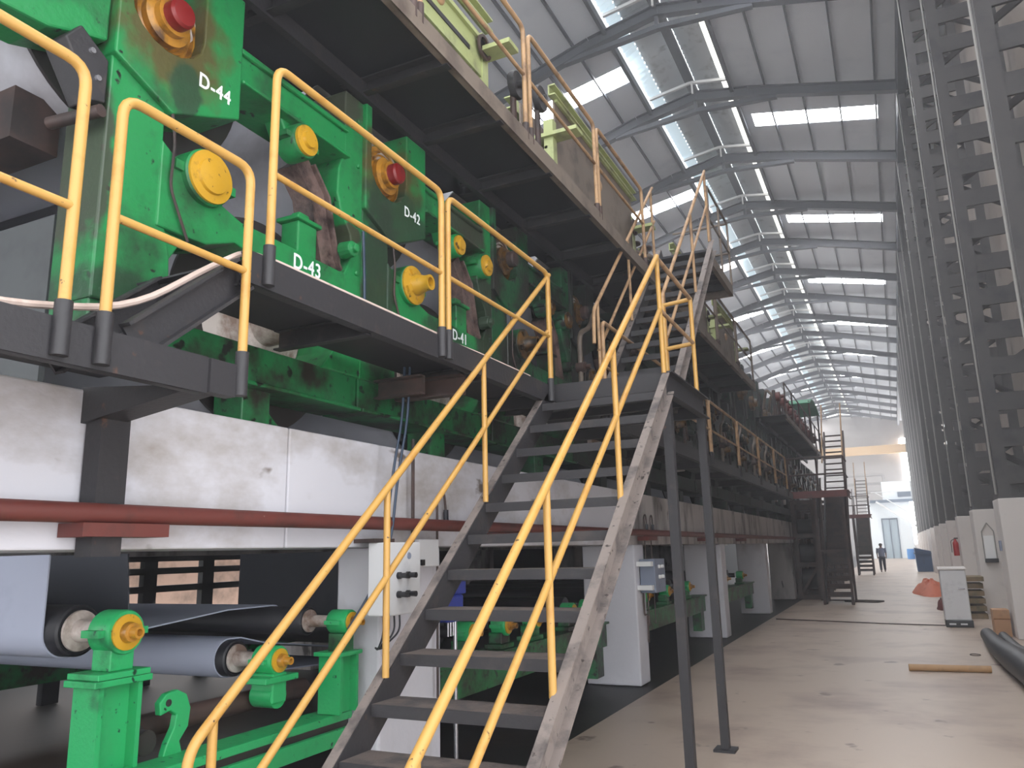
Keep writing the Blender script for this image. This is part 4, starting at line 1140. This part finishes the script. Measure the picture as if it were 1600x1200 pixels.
# open rack in the dark behind the rolls
t = thing('storage_rack', 'dark open rack against pale daylight below the beam at left', 'rack', (-9.6, 8.5, 0))
for y in (6.6, 7.95, 9.0, 10.1): MB().box(-9.7, -9.6, y, y + 0.22, 0, 1.74).build('upright', 'black_deep', t)
for z in (1.25, 1.5, 1.68): MB().box(-9.72, -9.6, 6.6, 10.3, z, z + 0.09).build('shelf_bar', 'black_deep', t)
tag(MB().box(-15.2, -15.0, 9.0, 22, -0.2, 3.6).build('added_sky_lit_wall', mat('lit_brown_wall', rgb(160, 132, 116), 0.8, dirt=rgb(110, 92, 80), amount=0.45, scale=1.5)), 'added pale brown wall outside, lit by the sky and seen through the dark rack', 'partition')  # added outside so the open sky brightens the gaps behind the rack
#MARK_FAR
# ------------------------------------------------------------------ far stairs and stair towers
def far_tower(y, label):
    t = thing('stair_tower', label, 'stairs', (-1.7, y, 0))
    for x in (-2.05, -1.3):
        for yy in (y, y - 0.0 + 1.6):
            MB().box(x - 0.035, x + 0.035, yy - 0.035, yy + 0.035, 0, 3.2).build('leg', 'brown_steel', t)
    MB().box(-2.75, -1.15, y - 0.1, y + 1.7, 3.18, 3.22).build('deck_plate', 'brown_steel', t)
    MB().chan((-2.75, y - 0.1, 3.12), (-1.15, y - 0.1, 3.12), 0.05, 0.2, 0.012, -1).build('edge_channel', 'rust', t)
    MB().chan((-1.15, y - 0.1, 3.12), (-1.15, y + 1.7, 3.12), 0.05, 0.2, 0.012, 1).build('edge_channel', 'rust', t)
    for k in range(14):
        MB().box(-2.0, -1.35, y + 0.3 + k * 0.24, y + 0.52 + k * 0.24, 0.2 + k * 0.215, 0.23 + k * 0.215).box(-2.0, -1.35, y + 0.5 + k * 0.24, y + 0.52 + k * 0.24, 0.23 + k * 0.215, (0.33 if k < 4 else 0.43) + k * 0.215).build('tread', 'brown_steel', t)
    for x in (-2.02, -1.33):
        MB().beam((x, y + 0.15, 0.0), (x, y + 3.7, 3.2), 0.05, 0.16).build('stringer', 'black', t)
    for z in (3.7, 4.2):
        MB().tube([(-2.72, y - 0.08, z), (-1.17, y - 0.08, z), (-1.17, y + 1.7, z)], 0.025, 8).build('rail', 'brown_steel', t)
    for x in (-2.7, -1.9, -1.17):
        MB().tube([(x, y - 0.08, 3.2), (x, y - 0.08, 4.2)], 0.025, 8).build('post', 'brown_steel', t)
    MB().beam((-2.05, y, 0.4), (-2.05, y + 1.6, 3.0), 0.04, 0.08).build('brace', 'brown_steel', t)
    MB().beam((-1.3, y, 3.0), (-1.3, y + 1.6, 0.6), 0.04, 0.08).build('brace', 'brown_steel', t)
    MB().beam((-2.05, y, 1.5), (-1.3, y, 1.5), 0.05, 0.06).build('brace', 'brown_steel', t)
    for z in (0.95, 1.9):
        MB().tube([(-1.28, y + 0.15, z), (-1.28, y + 3.4, z + 2.9)], 0.022, 8).build('rail', 'brown_steel', t)
        MB().tube([(-2.08, y + 0.15, z), (-2.08, y + 3.4, z + 2.9)], 0.022, 8).build('rail', 'brown_steel', t)
    # upper flight
    for x in (-1.85, -1.25):
        MB().beam((x, y + 1.7, 3.2), (x, y + 4.0, 5.4), 0.05, 0.16).build('stringer', 'brown_steel', t)
        MB().tube([(x, y + 1.7, 4.2), (x, y + 4.0, 6.4)], 0.022, 8).build('rail', 'yellow_dull', t)
    for k in range(10):
        MB().box(-1.85, -1.25, y + 1.9 + k * 0.22, y + 2.1 + k * 0.22, 3.4 + k * 0.21, 3.43 + k * 0.21).build('tread', 'brown_steel', t)
    return t
for i, y in enumerate((27.0, 29.6, 32.2, 36.0, 40.0)):
    t = thing('roll_stand', '%s dark roll stand beside the aisle behind the nearer stair tower' % ORD[i], 'machine', (-2.6, y, 0), 'dark roll stands beyond the stair tower')
    for yy in (y, y + 1.6):
        sf = MB()
        for x in (-3.0, -2.4): sf.box(x, x + 0.14, yy, yy + 0.2, 0, 3.1)
        for z in (0.0, 1.0, 1.9, 2.95): sf.box(-2.86, -2.4, yy + 0.02, yy + 0.18, z, z + 0.14)
        sf.beam((-2.93, yy + 0.1, 0.1), (-2.33, yy + 0.1, 1.05), 0.08, 0.08)
        sf.build('side_frame', 'brown_steel', t)
    for z in (0.6, 1.4, 2.2):
        MB().lathe((-2.3, y + 0.92, z), [(0, 0.1), (0.05, 0.3), (0.06, 0.32), (-0.7, 0.32)], 20).build('roll', 'black', t, smooth=True)
    MB().box(-2.9, -2.4, y + 0.35, y + 1.5, 2.8, 3.0).build('tie_bar', 'brown_steel', t)
far_tower(24.7, 'dark brown stair tower beyond the walkway, nearer of the two')
far_tower(47.0, 'dark stair tower far down the aisle beside the walking person')
# far machinery clutter: brown valves and motors along the far high deck
for i in range(12):
    y = 23.4 + i * 1.0
    if i == 0:
        v0 = thing('deck_valve_stand', '', 'valve stand', (-2.75, y, 5.27), 'rusty valve stands along the far high deck')
        MB().tube([(-2.75, y, 5.27), (-2.75, y, 6.1)], 0.05, 10).build('stand', 'brown_steel', v0, smooth=True)
        MB().tube(bend([(-2.75, y, 5.9), (-2.95, y, 6.15), (-3.1, y + 0.2, 5.6)], 0.1), 0.04, 10).build('pipe', 'cream_steel', v0, smooth=True)
        MB().lathe((-2.7, y, 5.9), [(0, 0.14), (0.12, 0.14), (0.14, 0.05), (0.25, 0.04)], 16).build('valve_body', 'rust', v0, smooth=True)
        o = v0
    else: o = dup(v0, (0, i * 1.0, 0), '')
    o['label'] = '%s rusty valve stand along the far high deck' % ORD[i]
t = thing('green_canopy', 'green curved canopy sheet above the far deck machinery', 'canopy', (-2.9, 32, 5.27))
MB().sheet([(30, 6.75), (30.8, 7.0), (31.8, 7.1), (33, 7.05), (34, 6.85)], -2.3, -3.6, 0.03).build('sheet', 'canopy', t)
for y in (30.2, 33.8): MB().tube([(-2.36, y, 5.27), (-2.36, y, 6.85)], 0.03, 8).build('post', 'brown_steel', t)
# mezzanine block at the end of the hall
t = thing('end_building', 'bright white two storey office block at the far end of the hall', 'building', (0.4, 95, 0))
MB().box(-2.6, 1.65, 95, 97, 0, 5.9).build('wall', 'end_white', t)
MB().box(-2.2, 2.9, 94.2, 97, 5.9, 6.2).build('floor_slab', 'glass_dark', t)
MB().box(-0.9, 2.9, 95.5, 97, 6.2, 8.2).build('upper_wall', 'end_white', t)
MB().box(0.6, 1.9, 95.4, 95.5, 6.5, 7.1).build('window_pane', 'glass_dark', t)
d = MB().box(-1.3, -1.2, 94.9, 95, 0, 4.2).box(0.2, 0.3, 94.9, 95, 0, 4.2).box(-1.3, 0.3, 94.9, 95, 4.1, 4.25).box(-0.55, -0.45, 94.9, 95, 0, 4.2).build('door_frame', 'glass_dark', t)
MB().box(-1.2, 0.2, 94.97, 95.0, 0, 4.1).build('glazed_door', mat('pale_glazing', rgb(170, 186, 196), 0.3), d)
MB().beam((-1.6, 94.0, 6.0), (2.6, 94.0, 2.9), 0.8, 0.2).build('stair_flight', 'strut', t)
MB().tube([(-1.6, 93.6, 7.0), (2.6, 93.6, 3.9)], 0.05, 6).build('stair_rail', 'strut', t)
MB().tube([(-2.0, 93.9, 7.0), (2.8, 93.9, 7.0)], 0.05, 6).build('balcony_rail', 'strut', t)
for i in range(3):
    o = MB().tube(bend([(-12.1, 98 + i, 9.2 - i * 0.9), (-0.6 + i, 98 + i, 9.2 - i * 0.9), (-0.6 + i, 98 + i, -0.01)], 0.3), 0.16, 10).build('overhead_pipe', 'end_wall', smooth=True)
    tag(o, '%s of the pale pipes crossing above the office block' % ['highest', 'middle', 'lowest'][i], 'pipe', 'pale pipes above the office block')
#MARK_PROPS
# ------------------------------------------------------------------ things along the aisle
t = thing('steel_cabinet', 'dusty pale grey cabinet on a black base by the right wall', 'cabinet', (0.95, 18.7, 0))
MB().box(0.70, 1.17, 18.6, 19.0, 0.13, 1.12).build('body', 'box_grey', t, bevel=0.02)
MB().prism([(18.58, 1.12), (19.02, 1.12), (19.02, 1.18), (18.58, 1.15)], 0.68, 1.19).build('lid', 'wall_white', t, bevel=0.01)
MB().box(0.70, 1.19, 18.56, 19.03, 0.0, 0.13).build('base', 'knob', t, bevel=0.01)
for x in (0.82, 1.02): MB().box(x - 0.06, x + 0.06, 18.545, 18.56, 0.05, 0.08).build('vent_slot', 'box_grey', t)
MB().tube([(1.0, 18.59, 0.75), (1.12, 18.59, 0.75)], 0.012, 8).build('handle', 'chrome', t)
t = thing('cardboard_carton', 'flattened brown cardboard carton leaning by the nearest plinth', 'carton', (1.5, 17.0, 0))
MB().box(1.40, 1.66, 16.9, 17.3, 0, 0.47).build('panel', 'cardboard', t, bevel=0.01)
MB().add([(1.40, 16.89, 0.3), (1.66, 16.89, 0.3), (1.66, 16.87, 0.32), (1.40, 16.87, 0.32)], [(0, 1, 2, 3)]).build('flap', 'cardboard', t)
t = thing('timber_stack', 'weathered boards stacked behind the grey cabinet', 'boards', (1.3, 21.0, 0))
for k in range(5):
    MB().box(1.1 - 0.03 * (k % 2), 1.62, 20.6 + 0.05 * k, 21.6, 0.16 * k, 0.16 * k + 0.11).build('board', 'wood', t, bevel=0.01)
MB().box(1.05, 1.64, 20.7, 21.6, 0.8, 0.9).build('board', 'wood', t)
o = MB()
prof = [(1.22, 16.2, 0.11), (1.20, 15.3, 0.12), (1.17, 14.0, 0.14), (1.20, 12.6, 0.17), (1.25, 11.3, 0.18), (1.28, 10.0, 0.18)]
o.tube([(x, y, r) for x, y, r in prof], [r for x, y, r in prof], 14)
o.tube([(x + 0.24, y + 0.1, r * 0.7) for x, y, r in prof[:-1]], [r * 0.7 for x, y, r in prof[:-1]], 12)
tag(o.build('rolled_felt', 'rubber', smooth=True), 'dark rolled up felt lying on the floor at the right edge', 'roll')
tag(MB().tube([(-0.05, 12.32, 0.045), (0.92, 12.40, 0.045)], 0.045, 16).build('loose_pipe', 'tan_pipe', smooth=True), 'short tan pipe lying across the floor at right', 'pipe')
rg = MB().tube([(0.87 + 0.07 * math.cos(a), 14.2 + 0.1 * math.sin(a), 0.008) for a in [2 * math.pi * k / 20 for k in range(21)]], 0.006, 6)
tag(rg.build('wire_ring', 'brown_steel'), 'thin wire ring on the floor beyond the tan pipe', 'ring')
tag(MB().tube(bend([(-2.75, 19.8, 0.012), (-1.5, 19.4, 0.012), (-0.3, 19.0, 0.012), (0.7, 18.85, 0.012)], 0.5), 0.012, 6).build('floor_cable', 'brown_steel'), 'thin dark cable crossing the floor to the grey cabinet', 'cable')
tag(MB().tube(bend([(-2.3, 26.5, 0.02), (-1.2, 26.4, 0.02), (-0.5, 26.2, 0.02), (-0.7, 25.6, 0.02), (-1.6, 25.9, 0.02)], 0.2), 0.02, 6).build('floor_hose', 'brown_steel'), 'dark looped hose on the floor beside the nearer stair tower', 'hose')
# orange tarpaulin heap
def heap(cx, cy, rx, ry, h, seed, n=18, rings=6):
    rnd = random.Random(seed)
    vs = [(cx, cy, h)]
    for i in range(1, rings + 1):
        t = i / rings
        for j in range(n):
            a = 2 * math.pi * j / n
            k = 1 + 0.16 * (rnd.random() - 0.5)
            z = 0 if i == rings else h * (1 - t ** 2) * (0.8 + 0.4 * rnd.random())
            vs.append((cx + rx * t * k * math.cos(a), cy + ry * t * k * math.sin(a), z))
    fs = [(0, 1 + j, 1 + (j + 1) % n) for j in range(n)]
    for i in range(rings - 1):
        for j in range(n):
            a, b = 1 + i * n + j, 1 + i * n + (j + 1) % n
            fs.append((a, a + n, b + n, b))
    fs.append(tuple(1 + (rings - 1) * n + j for j in range(n)))
    return MB().add(vs, fs)
tag(heap(0.85, 31.0, 0.55, 2.6, 0.42, 3).build('tarpaulin_heap', 'orange', smooth=True), 'crumpled orange tarpaulin heaped on the floor beyond the cabinet', 'tarpaulin')
tag(heap(0.85, 23.4, 0.13, 0.5, 0.26, 5).build('brick_pile', 'rust', smooth=True), 'small brown pile on the floor just left of the grey cabinet', 'pile')
t = thing('blue_container', 'dark blue plastic container far down the aisle on the right', 'container', (1.3, 52, 0))
MB().prism([(0.9, 0), (1.68, 0), (1.68, 1.15), (0.85, 1.35)], 51.8, 54, 'y').build('body', 'bluebin', t)
MB().box(0.8, 1.69, 51.7, 54, 1.0, 1.06).build('rim', 'bluebin', t)
for i, x in enumerate((-0.1, 0.5)):
    o = MB().lathe((x + 1.2, 90, 0), [(0, 0.32), (0.5, 0.34), (1.0, 0.32)], 16, axis=(0, 0, 1)).build('plastic_drum', 'brightblue', smooth=True)
    tag(o, ['bright blue drum at the far door, left one', 'bright blue drum at the far door, right one'][i], 'drum', 'bright blue drums by the far office block')
# extinguishers on the plinths
def extinguisher(x, y, z, label, mtr):
    t = thing('fire_extinguisher', label, 'extinguisher', (x, y, z), 'extinguishers hung along the right wall')
    MB().lathe((x, y, z), [(0, 0.07), (0.02, 0.08), (0.38, 0.08), (0.45, 0.04), (0.5, 0.03)], 16, axis=(0, 0, 1)).build('cylinder', mtr, t, smooth=True)
    MB().box(x - 0.03, x + 0.08, y - 0.02, y + 0.02, z + 0.5, z + 0.54).build('valve_handle', 'knob', t)
    MB().tube(bend([(x - 0.03, y, z + 0.5), (x - 0.12, y, z + 0.45), (x - 0.12, y, z + 0.1)], 0.06), 0.012, 6).build('hose', 'knob', t)
extinguisher(1.60, 27.9, 1.25, 'small red extinguisher on the third plinth down the hall', 'red')
t = thing('wall_shelf', 'small white wire shelf with a dark tray on the second plinth', 'shelf', (1.95, 21.9, 1.2))
for x in (1.83, 2.08): MB().tube([(x, 21.93, 1.2), (x, 21.93, 1.9), (1.955, 21.93, 2.1)], 0.012, 6).build('wire', 'conduit', t)
MB().box(1.82, 2.09, 21.8, 21.94, 1.18, 1.27).build('tray', 'knob', t)
MB().box(1.85, 2.06, 21.93, 21.945, 1.27, 1.8).build('back_panel', 'dial', t)
# red bollard-like switch on first plinth
t = thing('wall_switch', 'small dark switch with a cable on the nearest visible plinth', 'switch', (1.69, 16.9, 1.5))
MB().box(1.66, 1.698, 16.85, 16.95, 1.5, 1.68).build('plate', 'box_blue', t, bevel=0.005)

# ------------------------------------------------------------------ the person far down the aisle
def person(x, y):
    t = thing('person', 'person in dark trousers and a grey blue shirt walking far down the aisle', 'person', (x, y, 0))
    J = {'pel': (0, 0, 0.92), 'chest': (0, 0.0, 1.22), 'neck': (0, 0.0, 1.42), 'head': (0, -0.01, 1.50), 'top': (0, -0.01, 1.64),
         'hl': (-0.09, 0, 0.88), 'kl': (-0.10, -0.12, 0.50), 'al': (-0.10, -0.06, 0.09), 'fl': (-0.10, -0.22, 0.04),
         'hr': (0.09, 0, 0.88), 'kr': (0.10, 0.02, 0.49), 'ar': (0.10, 0.20, 0.10), 'fr': (0.10, 0.06, 0.04),
         'sl': (-0.19, 0, 1.36), 'el': (-0.24, 0.05, 1.10), 'wl': (-0.23, -0.06, 0.88), 'gl': (-0.22, -0.10, 0.79),
         'sr': (0.19, 0, 1.36), 'er': (0.24, -0.03, 1.10), 'wr': (0.24, -0.14, 0.90), 'gr': (0.23, -0.18, 0.81)}
    def skin(name, E, R, m, root, sub=2):
        keys = []
        for a, b in E:
            for k in (a, b):
                if k not in keys: keys.append(k)
        me = bpy.data.meshes.new(name)
        me.from_pydata([J[k] for k in keys], [(keys.index(a), keys.index(b)) for a, b in E], [])
        o = bpy.data.objects.new(name, me); COL.objects.link(o); o.parent = t
        o.modifiers.new('skin', 'SKIN')
        sv = me.skin_vertices[0].data if me.skin_vertices else None
        if sv is None:
            bpy.context.view_layer.update()
            me.skin_vertices_add() if hasattr(me, 'skin_vertices_add') else None
        if me.skin_vertices:
            for i, k in enumerate(keys):
                me.skin_vertices[0].data[i].radius = R[k]
                me.skin_vertices[0].data[i].use_root = (k == root)
        s = o.modifiers.new('sub', 'SUBSURF'); s.levels = sub; s.render_levels = sub
        me.materials.append(M[m])
        return o
    return t, J
def limb(t, J, name, chain, m):
    MB().tube([Vector(J[k]) + Vector(t['_o']) for k, r in chain], [r for k, r in chain], 12).build(name, m, t, smooth=True)
def make_person(x, y):
    t, J = person(x, y)
    # one continuous body: torso, head, arms and legs joined in a single surface
    b = MB()
    O = Vector((x, y, 0))
    P = lambda k: Vector(J[k]) + O
    b.tube([P('hl') + Vector((0.09, 0, -0.06)), P('pel'), P('chest'), P('neck') - Vector((0, 0, 0.04)), P('neck'), P('head'), P('head') + Vector((0, 0, 0.06)), P('top')],
           [0.11, 0.145, 0.17, 0.12, 0.055, 0.075, 0.095, 0.05], 14)
    for s in 'lr':
        b.tube([P('h' + s), P('k' + s), P('a' + s)], [0.085, 0.06, 0.04], 12)
        b.tube([P('a' + s), P('f' + s)], [0.045, 0.035], 10)
        b.tube([P('s' + s), P('e' + s), P('w' + s)], [0.06, 0.042, 0.028], 10)
        w_, g_ = P('w' + s), P('g' + s)
        b.tube([w_, g_], [0.028, 0.036], 8)
        for q in range(4):
            o_ = Vector((0.0, -0.024 + 0.016 * q, 0))
            b.tube([g_ + o_, g_ + o_ + Vector((0, -0.01, -0.045)), g_ + o_ + Vector((0, 0.0, -0.078 + 0.006 * abs(q - 1)))], [0.009, 0.008, 0.006], 6)
        b.tube([w_ + (g_ - w_) * 0.5, w_ + (g_ - w_) * 0.9 + Vector((0, -0.045, 0))], [0.011, 0.008], 6)
    me_o = b.build('body', 'skin', t, smooth=True)
    rm = me_o.modifiers.new('remesh', 'REMESH'); rm.mode = 'VOXEL'; rm.voxel_size = 0.009; rm.use_smooth_shade = True
    sh = MB().tube([P('pel') - Vector((0, 0, 0.02)), P('chest'), P('neck') - Vector((0, 0, 0.04))], [0.165, 0.185, 0.125], 16)
    for s in 'lr': sh.tube([P('s' + s), P('e' + s)], [0.075, 0.056], 12)
    sh.build('shirt', 'shirt', t, smooth=True)
    tr = MB().tube([P('pel') + Vector((0, 0, 0.03)), P('pel') - Vector((0, 0, 0.12))], [0.158, 0.15], 16)
    for s in 'lr': tr.tube([P('h' + s) + Vector((0, 0, -0.02)), P('k' + s), P('a' + s)], [0.105, 0.078, 0.06], 12)
    tr.build('trousers', 'navy', t, smooth=True)
    for s in 'lr': MB().tube([P('a' + s) + Vector((0, 0.03, -0.05)), P('f' + s)], [0.05, 0.042], 10).build('shoe', 'knob', t, smooth=True)
    MB().lathe(P('head') + Vector((0, 0.012, 0.03)), [(0, 0.1), (0.05, 0.104), (0.10, 0.08), (0.125, 0.03)], 16, axis=(0, 0, 1)).build('hair', 'hair', t, smooth=True)
make_person(-0.93, 52.5)

# clean helper property
for o in bpy.data.objects:
    if '_o' in o: del o['_o']
